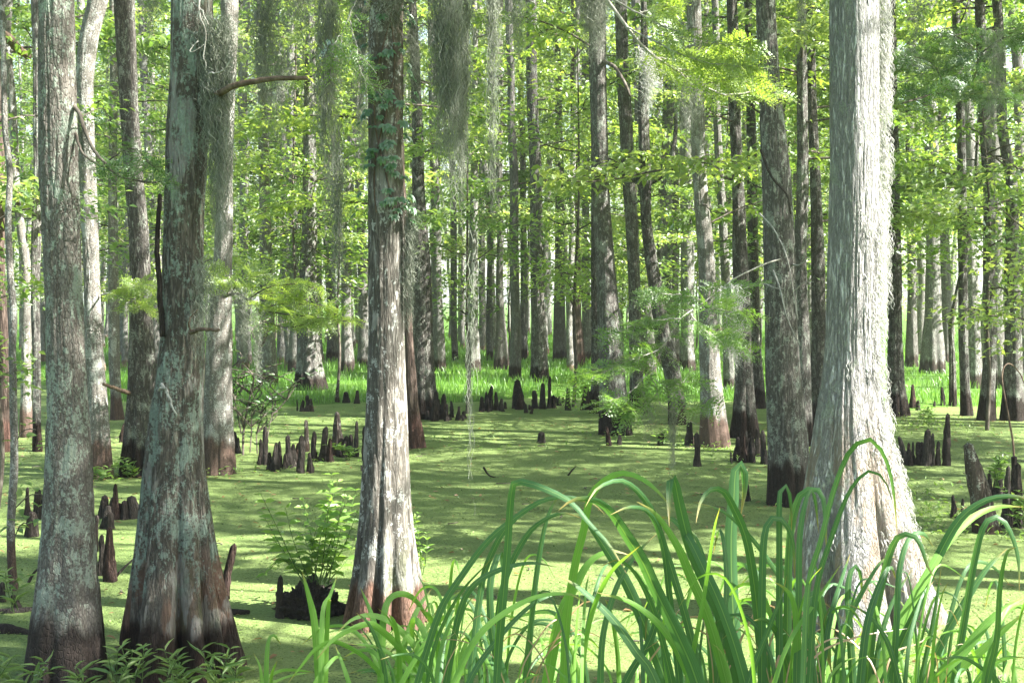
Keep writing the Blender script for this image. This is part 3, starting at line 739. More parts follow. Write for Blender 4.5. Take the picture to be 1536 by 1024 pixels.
# arms of the forked tree
e = NODE['T15']; b = BASE['T15']; Y = 21.6
for ctrl, r0 in (([(967, 290), (960, 272), (945, 264), (930, 249), (917, 240), (908, 232), (898, 200)], .075), ([(969, 288), (974, 274), (990, 264), (1004, 254), (1011, 240), (1012, 222), (1016, 205), (1018, 170)], .065)):
    mb = MB(); pts = smooth_line([P(x, y, Y) - b + [0, .05 * j, 0] for j, (x, y) in enumerate(ctrl)], 22)
    mb.tube(pts, np.linspace(r0, r0 * .45, 22), 10); mb.build('limb', M['bark_dark'], e)

# procedural trunks further back, between the traced ones
FARS = []
def px_of(x, Y): return HX + x * F / Y
MARKS = [('T54', 'reddish trunk at the left edge'), ('T1', 'leftmost thick cypress'), ('T55', 'light grey trunk'), ('T2', 'teal lichen cypress'), ('T8', 'broad-foot speckled tupelo'), ('T41', 'moss draped grey trunk'), ('T40', 'stout black-skirted trunk'), ('T45', 'grey right-leaning trunk'),
         ('T3', 'pale smooth cypress'), ('T10', 'stout dark ringed trunk'), ('T24', 'long hanging strand'), ('T22', 'slender red-footed grass trunk'), ('T20', 'tall dark centre trunk'), ('T31', 'fluted reddish-foot trunk'), ('T11', 'tall brown middle trunk'), ('T15', 'crooked forked tree'), ('T12', 'pale speckled trunk'), ('T13', 'dark spreading-foot trunk'), ('T5', 'grey brown cypress'),
         ('T4', 'huge silver cypress'), ('T60', 'dark straight trunk right of it'), ('T62', 'white-footed stout trunk'), ('T64', 'narrow black-footed trunk'), ('T66', 'ragged-foot brown trunk'), ('T68', 'bulging-foot trunk at the right edge')]
def name_by_marks(items, what):
    """label each item by the nearest named trunk, its side and its order outward from it"""
    fam = {}
    for e, px, tone in items:
        k, nm = min(MARKS, key=lambda m: abs((TREES[m[0]][2][-1][1] + TREES[m[0]][2][-1][2]) / 2 - px))
        c = (TREES[k][2][-1][1] + TREES[k][2][-1][2]) / 2
        if k == 'T60': nm = 'dark straight trunk by the silver cypress'
        fam.setdefault((nm, 'left' if px < c else 'right', tone), []).append((abs(px - c), e))
    for (nm, side, tone), v in fam.items():
        v.sort(key=lambda q: q[0])
        for i, (_, e) in enumerate(v):
            e['label'] = (('nearest ' if i == 0 else ['second', 'third', 'fourth', 'fifth', 'sixth', 'seventh', 'eighth', 'ninth', 'tenth', 'eleventh', 'twelfth'][i - 1] + ' ') if len(v) > 1 else '') + what.format(tone) + ' ' + side + ' of the ' + nm

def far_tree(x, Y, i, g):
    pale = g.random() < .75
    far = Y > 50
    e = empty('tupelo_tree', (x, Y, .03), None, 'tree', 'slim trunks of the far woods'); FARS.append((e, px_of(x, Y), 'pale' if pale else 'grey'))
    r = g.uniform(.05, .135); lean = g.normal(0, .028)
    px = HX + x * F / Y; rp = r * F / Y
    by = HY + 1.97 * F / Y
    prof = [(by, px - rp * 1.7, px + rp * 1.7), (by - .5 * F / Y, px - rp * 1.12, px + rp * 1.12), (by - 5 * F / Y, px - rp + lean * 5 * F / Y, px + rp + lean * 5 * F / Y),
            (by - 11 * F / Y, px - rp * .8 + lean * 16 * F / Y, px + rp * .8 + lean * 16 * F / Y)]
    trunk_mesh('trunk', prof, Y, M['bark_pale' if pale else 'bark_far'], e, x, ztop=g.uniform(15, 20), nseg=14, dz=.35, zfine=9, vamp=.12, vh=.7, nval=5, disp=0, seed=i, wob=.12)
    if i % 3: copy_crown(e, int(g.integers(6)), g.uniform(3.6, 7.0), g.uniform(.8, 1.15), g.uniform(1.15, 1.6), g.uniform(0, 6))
g = np.random.default_rng(77)
for i in range(195):
    Y = 36 + 50 * ((i + g.random()) / 195) ** 1.1
    x = g.uniform(-.42, .42) * Y
    far_tree(x, Y, 500 + i, g)
name_by_marks(FARS, '{} slim far trunk')

# unseen trees added outside the frame, mostly sunward, to throw the dappled shade
OFF = [(4.6, 2.2), (6.6, 5.2), (5.0, -1.6), (8.6, 3.0), (7.2, 8.6), (9.8, 7.4), (8.4, 12.2), (11.0, 11.4), (9.4, 15.6), (12.6, 16.2), (11.6, 20.0), (14.6, 19.6), (13.6, 12.6), (15.6, 15.8), (7.6, 4.6), (10.4, 9.6), (-6.2, 5.2), (2.0, -3.2)]
for i, (x, Y) in enumerate(OFF):
    e = empty('cypress_tree', (x, Y, 0), 'unseen cypress added outside the picture so its feathery crown shades the pond', 'tree', 'unseen cypresses added for shade')
    pr = .16 * F / Y if Y > 1 else .16 * F
    mb = MB(); zt = np.array([-.2, .3, 1.0, 3, 7, 12.5])
    mb.tube(np.stack([zt * .01 * (-1) ** i, zt * 0, zt], 1), [.38, .28, .2, .17, .14, .05], 24); mb.build('trunk', M['bark_far'], e)
    shade_crown(e, (x, Y, 0), 9.2 + (i % 3) * .9, 3.3, 5.2, 300, seed=200 + i)
# ---------------------------------------------------------------- ground, pond, grass
def shore(x):
    return 26.2 + .9 * np.sin(x * .55 + 1) + .5 * np.sin(x * 1.7) + np.where(x < -7.5, np.minimum(6, (-7.5 - x) * 1.2), 0) - np.where(x > 6, 1.0, 0)
def ground_h(x, y):
    far = np.clip((y - shore(x)) / 2.2, -1, 1) * .16
    far = np.where(y > shore(x), np.minimum(far, .06) + .02 * (fbm(x * .5, y * .5, x * 0, 2) - .5), far * 2)
    near = .62 * np.clip((5.95 - y + .25 * np.sin(x * 1.3)) / 2.2, -1, 1)
    h = np.where(y < 9, np.minimum(near, .5) + .04 * (fbm(x * 2, y * 2, x * 0, 3) - .5), far)
    return h
xs = np.concatenate([np.linspace(-700, -45, 14), np.linspace(-40, 40, 161), np.linspace(45, 700, 14)])
ys = np.concatenate([np.linspace(-60, -4, 8), np.linspace(-3, 9, 41), np.linspace(10, 22, 9), np.linspace(23, 36, 53), np.linspace(38, 90, 27), np.linspace(110, 900, 9)])
XX, YY = np.meshgrid(xs, ys); ZZ = ground_h(XX, YY)
n, m_ = XX.shape
i = np.arange(n - 1)[:, None] * m_; j = np.arange(m_ - 1)[None]
mb = MB(); mb.add(np.stack([XX, YY, ZZ], -1), np.stack([i + j, i + j + 1, i + m_ + j + 1, i + m_ + j], -1))
tag(mb.build('ground', M['ground']), kind='structure')
mb = MB(); mb.add([[-60, 1, 0], [60, 1, 0], [60, 36, 0], [-60, 36, 0]], [[0, 1, 2, 3]])
tag(mb.build('water', M['duckweed']), kind='structure')

def grass_field(name, n, xr, yr, hr, wr, mat, seed, accept=None):
    g = np.random.default_rng(seed)
    y = yr[0] + (yr[1] - yr[0]) * g.random(n) ** 1.5
    x = g.uniform(-1, 1, n) * xr * (y / yr[1] * .9 + .1) if xr else g.uniform(-1, 1, n)
    if accept is not None:
        k = accept(x, y, g); x, y = x[k], y[k]
    n = len(x); z = np.maximum(ground_h(x, y), -.02)
    h = g.uniform(*hr, n) * (.2 + 1.6 * fbm(x * .8, y * .6, x * 0, 3) ** 1.2); w = g.uniform(*wr, n) * (y / 30)
    a = g.uniform(0, 6.28, n); lean = g.normal(0, .28, n) * h
    b = np.stack([x, y, z], 1); sd = np.stack([np.cos(a), np.sin(a) * .5, a * 0], 1) * w[:, None]
    mid = b + np.stack([lean * .35, g.normal(0, .1, n) * h, h * .6], 1)
    tip = b + np.stack([lean, g.normal(0, .2, n) * h, h], 1)
    v = np.stack([b - sd, b + sd, mid + sd * .8, mid - sd * .8, tip], 1).reshape(-1, 3)
    o = np.arange(n) * 5
    mb = MB(); mb.add(v, np.stack([o, o + 1, o + 2, o + 3], 1), np.stack([o + 3, o + 2, o + 4], 1))
    return tag(mb.build(name, M[mat]), 'bright green marsh grass covering the bank behind the pond', 'grass', kind='stuff')
grass_field('grass', 105000, 34, (24.6, 78), (.08, .23), (.006, .011), 'grass', 5, lambda x, y, g: (y > shore(x) - .12 + g.normal(0, .12, len(x))) & (np.abs(x) < y * .46 + 1) & (fbm(x * .9, y * .6, x * 0 + 2, 3) + g.normal(0, .06, len(x)) > .40))

def water_weeds():
    """low emergent weeds poking through the duckweed"""
    g = np.random.default_rng(8); mb = MB()
    spots = [(1350, 745, .7, 130), (1390, 775, .5, 90), (1400, 640, .9, 80), (1380, 640, .8, 60), (1420, 655, 1.0, 50), (460, 705, .6, 30), (1010, 668, .5, 40), (1100, 700, .5, 30), (60, 705, .8, 60), (690, 668, .7, 26), (795, 672, .5, 22), (400, 640, 1.2, 80), (560, 640, .8, 40), (170, 715, .35, 90), (330, 715, .3, 30), (920, 660, .4, 34), (1070, 676, .3, 40), (1210, 760, .3, 40), (1340, 790, .5, 90), (1500, 800, .5, 60)]
    for px, py, r, n in spots:
        c = P(px, py, ground_Y(py)); n = int(n * 1.3)
        p = c + np.stack([g.normal(0, r * .5, n), g.normal(0, r, n), np.abs(g.normal(0, .04, n)) + .01], 1)
        leaves(mb, T_OVAL, p, g.normal(0, 1, (n, 3)) * [1, 1, .4] + [0, 0, .5], g.normal(0, .4, (n, 3)) + [0, 0, 1], g.uniform(.03, .08, n), g.uniform(.012, .03, n))
    return tag(mb.build('water_weeds', M['leaf_bush']), 'low green weeds poking up through the duckweed in patches', 'weeds', kind='stuff')
water_weeds()

def litter():
    g = np.random.default_rng(12); mb = MB(); n = 1500
    y = 7 + 18 * g.random(n) ** .8; x = g.uniform(-.4, .4, n) * y
    tb = [BASE[k] for k in BASE if BASE[k][1] < 24]
    for q in range(260):
        b = tb[q % len(tb)]; a = g.uniform(0, 6.28); r = .16 + b[1] * .006 + g.exponential(.12)
        x = np.append(x, b[0] + math.cos(a) * r); y = np.append(y, b[1] + math.sin(a) * r)
    n = len(x); p = np.stack([x, y, np.full(n, .012)], 1)
    leaves(mb, T_OVAL, p, g.normal(0, 1, (n, 3)) * [1, 1, .12], g.normal(0, .3, (n, 3)) + [0, 0, 1], g.uniform(.02, .08, n), g.uniform(.010, .032, n))
    for q in range(90):
        yy = 6.6 + 14 * g.random() ** 1.2; c = np.array([g.uniform(-.4, .4) * yy, yy, .012]); a = g.uniform(0, 6.28); L = g.uniform(.05, .22)
        mb.tube(smooth_line([c, c + np.array([math.cos(a), math.sin(a), .05]) * L * .5, c + np.array([math.cos(a + .4), math.sin(a + .4), 0]) * L], 6), np.linspace(.006, .003, 6), 5, 1)
    return tag(mb.build('fallen_leaves', [M['leaf_dry'], M['twig']]), 'brown fallen leaves scattered on the duckweed', 'leaves', kind='stuff')
litter()

def duck_fronds():
    """raised clumps of duckweed fronds that give the near water its grain"""
    g = np.random.default_rng(17); n = 90000
    y = 5.6 + 16 * g.random(n) ** 1.9; x = g.uniform(-.42, .42, n) * y
    den = fbm(x * 3.5, y * 3.5, x * 0, 3) + .35 * (fbm(x * .6, y * .9, x * 0 + 3, 2) - .5)
    k = den > .44; x, y = x[k], y[k]; n = len(x)
    s = g.uniform(.007, .016, n) * (1 + (y - 6) * .05)
    mb = MB(); leaves(mb, T_FLAT, np.stack([x, y, g.uniform(.004, .012, n)], 1), g.normal(0, 1, (n, 3)) * [1, 1, .25], g.normal(0, .32, (n, 3)) + [0, 0, 1], s, s * .8)
    return tag(mb.build('duckweed', M['duck_bits']), 'loose duckweed fronds crowding the surface of the near pond', 'duckweed', kind='stuff')
duck_fronds()

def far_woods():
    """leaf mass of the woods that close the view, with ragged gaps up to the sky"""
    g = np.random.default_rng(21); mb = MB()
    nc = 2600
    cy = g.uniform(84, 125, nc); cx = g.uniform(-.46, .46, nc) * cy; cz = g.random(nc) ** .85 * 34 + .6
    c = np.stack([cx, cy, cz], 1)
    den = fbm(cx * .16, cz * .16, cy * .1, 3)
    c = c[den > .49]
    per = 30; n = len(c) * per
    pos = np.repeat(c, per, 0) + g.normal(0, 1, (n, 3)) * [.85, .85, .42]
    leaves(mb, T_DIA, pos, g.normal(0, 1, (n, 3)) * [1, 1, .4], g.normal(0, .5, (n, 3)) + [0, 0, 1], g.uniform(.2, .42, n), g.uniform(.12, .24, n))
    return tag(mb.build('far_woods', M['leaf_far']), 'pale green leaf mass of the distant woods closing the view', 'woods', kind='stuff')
far_woods()

# ---------------------------------------------------------------- understory saplings
SAP = [crown_data(31, 1.6, 4.6, 1900, 'broad', 'leaf_broad', True), crown_data(32, 1.8, 5.2, 1700, 'broad', 'leaf_lime', True), crown_data(33, 1.5, 4.2, 1400, 'broad', 'leaf_far', True),
       crown_data(34, 1.9, 5.6, 1700, 'broad', 'leaf_broad', True)]
def sapling(x, Y, k, z, s, rz, lbl, grp='leafy saplings under the forest'):
    e = empty('leafy_sapling', (x, Y, max(z, 0)), lbl, 'sapling', grp)
    zl = 1.6 * s
    mb = MB(); mb.tube(smooth_line([[0, 0, -.1], [.05, .03, zl * .5], [0, 0, zl + .1]], 10), np.linspace(.034, .027, 10) * s, 7); mb.build('stem', M['twig'], e)
    o = bpy.data.objects.new('foliage', SAP[k]); COL.objects.link(o); o.parent = e; o.location = (0, 0, zl); o.scale = (s, s, s); o.rotation_euler = (0, 0, rz)
    return e
g = np.random.default_rng(55)
cnt = 0; SAPS = []
while cnt < 72:
    Y = 27 + 38 * g.random() ** .8; x = g.uniform(-.42, .42) * Y
    if Y < shore(np.array(x)): continue
    kk = int(g.integers(4)); SAPS.append((sapling(x, Y, kk, .03, g.uniform(.85, 1.4), g.uniform(0, 6), None), px_of(x, Y), 'lime' if kk == 1 else 'green')); cnt += 1
name_by_marks(SAPS, '{} sapling beyond the pond')
NEAR_SAP = [(700, 23.5, 0, 1.0, 'broad-leaved sapling in the knee ring right of the stout dark trunk'), (300, 24, 2, 1.2, 'sapling with pale leaves behind the teal lichen cypress'),
            (1180, 23, 3, 1.15, 'broad-leaved sapling hidden behind the grey brown cypress'), (1480, 20.5, 0, 1.0, 'broad-leaved sapling before the brown trunks at the right edge'),
            (90, 21, 3, 1.1, 'leafy sapling behind the leftmost thick cypress'), (860, 25, 1, 1.1, 'lime-leaved sapling at the grass edge left of the tall brown middle trunk'),
            (1310, 24, 0, 1.2, 'sapling behind the huge sunlit silver cypress'), (1540, 15.5, 2, .8, 'leafy sapling cut by the right edge of the scene'), (-6, 12.5, 0, .72, 'leafy sapling at the left edge behind the thin mossy stem')]
for px, Y, k, s, lbl in NEAR_SAP:
    sapling((px - HX) * Y / F, Y, k, 0, s, px, lbl, 'leafy saplings by the water')
# ---------------------------------------------------------------- cypress knees
ORD = ['first', 'second', 'third', 'fourth', 'fifth', 'sixth', 'seventh', 'eighth', 'ninth', 'tenth', 'eleventh', 'twelfth', 'thirteenth', 'fourteenth', 'fifteenth', 'sixteenth', 'seventeenth', 'eighteenth', 'nineteenth', 'twentieth', 'twenty-first', 'twenty-second', 'twenty-third', 'twenty-fourth']
def knee(px, py, h, w, mat, seed, label, group, lean=0.0, dy=0.0):
    g = np.random.default_rng(seed + 900)
    Y = ground_Y(py) + dy; b = P(px, py, Y); b[2] = 0
    H, R = h * Y / F, w * Y / F / 2 * 1.12
    n, ns = 26, 26
    t = np.linspace(0, 1, n); th = np.linspace(0, 2*np.pi, ns, endpoint=False)
    k1 = g.uniform(.1, .6); k2 = g.uniform(.02, .30)
    r = np.interp(t, [0, .12, .45, .82, .93, .98, 1], [1.12, .92, .5 + k1 * .55, .35 + k2 * .8, .30 + k2 * .6, .30, .06])
    T, TH = np.meshgrid(t, th, indexing='ij')
    X3, Y3 = np.cos(TH), np.sin(TH)
    RR = R * r[:, None] * (1 + .9 * (fbm(X3 * 1.5 + seed * 5, Y3 * 1.5, T * H / max(R, .02) * .5, 3) - .5))
    RR *= 1 + .35 * np.clip(vnoise(X3 * 2 + seed * 3, Y3 * 2, T * H / max(R, .02) * 1.1) - .62, 0, 1) * 2
    RR *= 1 - .16 * np.abs(np.sin(TH * 2.5 + seed + T * 1.2)) * (1 - .6 * T)
    ox = lean * w * Y / F * T ** 1.5 + R * .5 * (vnoise(T * 2.2 + seed, T * 0, T * 0 + 3) - .5) * T
    oy = R * .5 * (vnoise(T * 2.2 + seed, T * 0 + 9, T * 0) - .5) * T
    v = np.stack([RR * X3 + ox, RR * Y3 * g.uniform(.85, 1.15) + oy, T * (H + .06) - .06], -1)
    i = np.arange(n - 1)[:, None] * ns; j = np.arange(ns)[None]; j2 = (j + 1) % ns
    q = np.stack([i + j, i + j2, i + ns + j2, i + ns + j], -1).reshape(-1, 4)
    mb = MB(); mb.add(v.reshape(-1, 3), q)
    k = (n - 1) * ns; mb.add(v[-1].mean(0)[None] + [0, 0, .001], None)
    mb.t.append(np.array([[k + a, k + (a + 1) % ns, n * ns] for a in range(ns)])); mb.tm.append(np.zeros(ns, int))
    o = mb.build('cypress_knee', M[mat]); o.location = tuple(b)
    return tag(o, label, 'cypress knee', group)

KN = [
 ('in the loose knee group left of the leftmost thick cypress', [(41,772,42,11),(48,804,38,21,'knee',0),(56,778,46,15),(66,776,40,11)]),
 ('in the rounded knee group between the two big left cypresses', [(155,776,34,17),(159,792,34,19),(166,776,31,13),(173,779,54,13,'knee_red'),(192,777,21,10),(200,777,34,21)]),
 ('of the three tall blunt knees tucked against the leftmost thick cypress', [(143,826,54,12),(152,862,61,16),(165,871,82,23,'knee_red')]),
 ('of the pair of stubby black knees at the lower left edge', [(1,902,30,13),(24,911,20,18)]),
 ('in the long dark row left of the pale smooth cypress', [(354,679,32,9),(398,697,59,11),(413,706,43,12),(420,701,40,9),(432,701,49,14),(440,699,34,10),(451,709,57,13),(460,677,48,10,'knee_pale'),(465,709,31,11),(471,691,45,11),(482,691,52,14,'knee',.6),(496,691,15,9)]),
 ('in the weedy group touching the pale smooth cypress', [(506,682,65,20,'knee_pale'),(518,684,31,12),(526,684,33,10),(534,685,54,9),(542,706,9,4),(548,691,52,11)]),
 ('in the small knee trio before the stout black-skirted trunk', [(446,616,18,3),(453,617,17,10),(461,617,25,9),(468,617,20,8,'knee_pale')]),
 ('of three short stubs right of the black-skirted trunk', [(506,604,35,8,'knee_pale'),(518,604,17,12),(535,605,20,10)]),
 ('in the dense ring around the stout dark trunk', [(636,628,35,8),(645,628,29,10),(652,631,45,12),(659,629,31,9),(666,629,39,11),(673,630,9,8),(677,616,15,7),(687,630,21,10)]),
 ('in the grass-edge group right of the hanging moss strand', [(729,616,29,7),(735,615,37,10),(745,615,28,8),(752,616,19,9)]),
 ('in the line of knees before the tall straight dark centre trunk', [(777,612,43,20),(789,619,14,9),(802,612,25,9),(814,613,39,11),(824,612,48,7),(831,612,20,7),(838,608,15,8)]),
 ('of the thin pointed knees left of the tall brown middle trunk', [(852,615,35,9),(877,614,38,16),(885,612,26,7)]),
 ('of the little leaning pair before the tall brown middle trunk', [(914,668,29,9,'knee_red',-.5),(928,667,15,10)]),
 ('of three beside the broad-footed pale speckled trunk', [(1033,667,35,15),(1037,665,26,8,'knee_pale'),(1046,699,51,13)]),
 ('in the tall knee group left of the grey brown cypress', [(1097,695,18,5),(1109,691,36,13),(1114,693,77,13,'knee_red'),(1120,693,48,9,'knee_pale'),(1127,693,39,11),(1136,684,42,10),(1146,695,51,12),(1155,695,49,9)]),
 ('in the black knee fence right of the huge sunlit silver cypress', [(1347,695,22,9),(1357,697,43,12,'knee',-.6),(1370,696,34,6),(1378,697,35,12),(1389,698,55,16),(1397,698,49,10),(1406,698,37,10)]),
 ('of two small dark pegs in the weeds right of the huge silver cypress', [(1430,776,34,10),(1444,767,20,7)]),
 ('in the crowded group at the right edge behind the reeds', [(1485,746,42,9),(1497,746,64,18),(1509,791,52,16),(1511,760,62,13),(1528,791,97,18)]),
 ('of the ragged knees beside the black-footed dark straight trunk on the right', [(1369,613,37,9,'knee_red'),(1377,615,15,8)]),
 ('of the two stubs in the right grass behind the knee fence', [(1401,610,9,5),(1414,609,29,8)]),
]
SPECIAL = [((421, 926, 64, 13), 'knee', 0, 'thin black pointed knee beside the bushy gnarled stump'), ((337, 898, 84, 17), 'knee_red', .75, 'leaning knee with a pink broken top, right of the teal lichen cypress'),
           ((811, 664, 17, 16), 'knee', 0, 'small lone knee with sprouting leaf in the open duckweed'), ((1121, 751, 27, 9), 'knee', 0, 'short lone black knee left of the grey brown cypress foot'),
           ((992, 668, 19, 13), 'knee', 0, 'leafy topped low knee left of the pale speckled trunk'), ((1420, 698, 79, 13), 'knee', .05, 'tallest pointed black knee standing right of the black knee fence'),
           ((183, 663, 30, 11), 'knee_red', .3, 'reddish knee behind the speckled trunk, left of the dark bent trunk'), ((57, 677, 40, 11), 'knee_red', .1, 'reddish stub at the foot of the dark trunk, left of the leftmost thick cypress')]
s = 0
KG = np.random.default_rng(66)
for where, ks in KN:
    if len(ks) >= 4 and 'small knee trio' not in where:       # the denser small knees between the tall ones
        hm = max(q[2] for q in ks); base = list(ks)
        for _ in range(int(len(base) * (1.5 if base[0][1] < 640 else 1.0))):
            q = base[int(KG.integers(len(base)))]
            ks.append((q[0] + KG.uniform(-14, 14), q[1] + KG.uniform(-5, 2.5), min(q[2], hm * .8) * KG.uniform(.35, .85), q[3] * KG.uniform(.6, 1.0), ('knee', 'knee', 'knee', 'knee_red')[int(KG.integers(4))]))
        ks.sort(key=lambda q: q[0])
    tall = max(range(len(ks)), key=lambda q: ks[q][2])
    for idx, kk in enumerate(ks):
        mt = kk[4] if len(kk) > 4 else 'knee'; ln = kk[5] if len(kk) > 5 else RND.uniform(-.15, .15)
        if len(ks) == 2: nm = ('left ' if idx == 0 else 'right ') + 'knee'
        elif idx == tall: nm = 'tallest knee'
        else: nm = ORD[idx] + ' knee from left'
        knee(*kk[:4], mt, s, nm + ' ' + where, 'cypress knees in the pond', ln); s += 1
for (a, mt, ln, lbl) in SPECIAL:
    knee(*a, mt, s, lbl, 'cypress knees in the pond', ln); s += 1

# leaning dead stump, gnarled stump, floating sticks
def log(name, ctrl, rad, mat, label, cat, seed=0, seg=22, rough=.18):
    c = np.asarray(ctrl); o = c[0].copy(); pts = smooth_line(c - o, 40)
    r = smooth_line(np.stack([np.linspace(0, 1, len(rad)), rad, np.zeros(len(rad))], 1), 40)[:, 1]
    mb = MB(); mb.tube(pts, r, seg)
    v = mb.v[0]; nn = v.copy(); k = 40 * seg
    ctr = np.repeat(pts, seg, 0)
    d = v[:k] - ctr
    v[:k] = ctr + d * (1 + rough * 2 * (fbm(v[:k, 0] * 9 + seed, v[:k, 1] * 9, v[:k, 2] * 9, 3)[:, None] - .5))
    ob = mb.build(name, M[mat]); ob.location = tuple(o)
    return tag(ob, label, cat)
Ys = 11.5
log('dead_stump', [P(1482, 805, Ys), P(1470, 740, Ys), P(1460, 700, Ys), P(1452, 667, Ys)], [.12, .095, .075, .04], 'knee_pale', 'weathered leaning dead stump beside the crowded knees at the right edge', 'stump', 3)
Ys = 12.2
log('dead_post', [P(1520, 790, Ys), P(1522, 740, Ys), P(1521, 685, Ys)], [.04, .032, .025], 'knee', 'thin dark dead post in the crowded knees at the right edge', 'post', 5)
log('bent_sapling', [P(1521, 690, 12.3), P(1519, 660, 12.3), P(1511, 615, 12.3), P(1503, 565, 12.4), P(1512, 545, 12.5), P(1530, 560, 12.6), P(1542, 590, 12.6)], [.011, .010, .009, .008, .007, .006, .005], 'twig_brown', 'bare thin stem bent over in a hook at the right edge', 'sapling', 6, 8, .05)
log('floating_log', [P(-30, 946, 8.05), P(10, 948, 8.05), P(46, 954, 8.0)], [.04, .05, .03], 'knee', 'dark rotten log floating at the lower left edge', 'log', 7, 14)
log('floating_log', [P(300, 922, 8.5), P(340, 919, 8.5), P(374, 917, 8.5)], [.025, .03, .012], 'knee', 'short dark log floating right of the teal lichen cypress', 'log', 8, 12)
log('floating_log', [P(-10, 918, 8.55), P(20, 918, 8.55), P(52, 914, 8.6)], [.022, .028, .02], 'knee', 'thin dark log floating behind the log at the lower left edge', 'log', 9, 12)
for i, (pts, lbl) in enumerate([([(524, 556), (540, 540), (552, 530)], 'pale broken fallen branch in the grass left of the smooth cypress'), ([(725, 700), (733, 712), (744, 716), (748, 716)], 'thin dark twig on the duckweed right of the hanging strand'),
                                 ([(852, 713), (858, 705), (864, 699)], 'small dark twig standing in the middle of the duckweed'), ([(200, 912), (215, 905), (232, 893)], 'dark twig on the duckweed between the two big left cypresses'),
                                 ([(43, 873), (50, 860), (62, 848)], 'curved dark twig beside the leftmost thick cypress'), ([(170, 868), (185, 852), (200, 838)], 'thin twig leaning by the tall blunt knees')]):
    Yq = ground_Y(max(p[1] for p in pts)); 
    log('fallen_twig', [P(x, y, Yq) for x, y in pts], [.012 if i else .05, .009 if i else .045, .005 if i else .03], 'knee_pale' if i == 0 else 'knee', lbl, 'twig', 20 + i, 7, .1)

def gnarl():
    c = P(462, 926, 8.5); c[2] = 0
    n, ns = 60, 90
    ph = np.linspace(0, np.pi * .62, n); th = np.linspace(0, 2*np.pi, ns, endpoint=False)
    PH, TH = np.meshgrid(ph[::-1], th, indexing='ij')
    x, y, z = np.sin(PH) * np.cos(TH), np.sin(PH) * np.sin(TH), np.cos(PH)
    r = .98 + 1.0 * (np.abs(fbm(x * 2.6, y * 2.6, z * 2.6, 4) - .5) * 2 - .25) + .5 * (fbm(x * 7, y * 7, z * 7, 3) - .5)
    v = np.stack([x * .19 * r, y * .18 * r, z * .19 * r + .01], -1)
    i = np.arange(n - 1)[:, None] * ns; j = np.arange(ns)[None]; j2 = (j + 1) % ns
    mb = MB(); mb.add(v.reshape(-1, 3), np.stack([i + j, i + j2, i + ns + j2, i + ns + j], -1).reshape(-1, 4))
    for k in range(0):
        a = k * .7 + .25 * math.sin(k * 9); s0 = np.array([math.cos(a) * .1, math.sin(a) * .1, .24 + .05 * math.sin(k * 3)])
        s1 = np.array([math.cos(a + .4) * .225, math.sin(a + .4) * .22, .10 + .06 * math.sin(k * 5)]); s2 = np.array([math.cos(a + .2) * .24, math.sin(a + .2) * .24, -.05])
        mb.tube(smooth_line([s0, s1, s2], 12), np.linspace(.010, .017, 12) * (1 + .4 * math.sin(k * 2.3)), 7)
    o = mb.build('gnarled_stump', M['knee']); o.location = tuple(c)
    tag(o, 'low gnarled black stump with a leafy bush on top, left of the pale smooth cypress', 'stump')
gnarl()

# ---------------------------------------------------------------- herbs and bushes
def herb(name, base, stems, label, cat, lmat, L, W, sp, seed, tpl=T_OVAL, group=None, side=.9, per=2, up=.15, srad=.004, stm='stem_green'):
    """stems = list of world control points; leaves in pairs along each stem"""
    g = np.random.default_rng(seed); b = np.asarray(base, float)
    e = empty(name, b, label, cat, group); sm, fm = MB(), MB()
    for ctrl in stems:
        ln = smooth_line(np.asarray(ctrl) - b, 20)
        sm.tube(ln, np.linspace(srad, srad * .35, 20), 5, 0, False)
        length = np.linalg.norm(np.diff(ln, axis=0), axis=1).sum(); n = max(3, int(length / sp))
        for k, t in enumerate(np.linspace(.22, 1, n)):
            i0 = min(18, int(t * 19)); p = ln[i0] + (ln[i0+1] - ln[i0]) * (t * 19 - i0); tg = unit(ln[i0+1] - ln[i0])
            a = g.uniform(0, 6.28)
            for q in range(per):
                aa = a + q * 2 * np.pi / per + g.normal(0, .3)
                d = np.array([math.cos(aa), math.sin(aa), 0]) * side + tg * g.uniform(.1, .6) + [0, 0, up]
                lf = L * g.uniform(.6, 1.15) * (1 - .35 * max(0, t - .7) / .3)
                leaves(fm, tpl, [p], [d], [np.array([0, -.25, 1.0]) + g.normal(0, .5, 3)], lf, lf * W)
    sm.build('stem', M[stm], e); fm.build('foliage', M[lmat], e)
    return e
Yb = 8.5
bs = []
for tips in [[(472,872),(482,800),(507,722)], [(478,872),(500,800),(522,745)], [(468,872),(470,810),(488,760)], [(484,872),(515,820),(535,770)], [(465,874),(440,810),(428,760)], [(462,874),(425,825),(394,770)],
             [(460,876),(425,840),(398,860)], [(455,876),(420,800),(392,742)], [(490,874),(520,840),(534,810)], [(475,876),(470,820),(455,750)], [(480,876),(490,790),(497,712)], [(486,876),(515,800),(534,735)], [(468,876),(430,835),(405,800)], [(486,874),(508,780),(518,735)], [(470,876),(450,850),(415,838)], [(492,876),(500,840),(512,790)], [(478,874),(462,820),(452,800)], [(480,874),(496,830),(500,790)]]:
    dy = RND.uniform(-.12, .12)
    bs.append([P(x, y, Yb + dy * j) for j, (x, y) in enumerate(tips)])
herb('stump_bush', P(474, 876, Yb), bs, 'bright leafy bush growing on the gnarled black stump beside the pale smooth cypress', 'bush', 'leaf_bush', .10, .44, .058, 3, side=1.1, up=-.05)
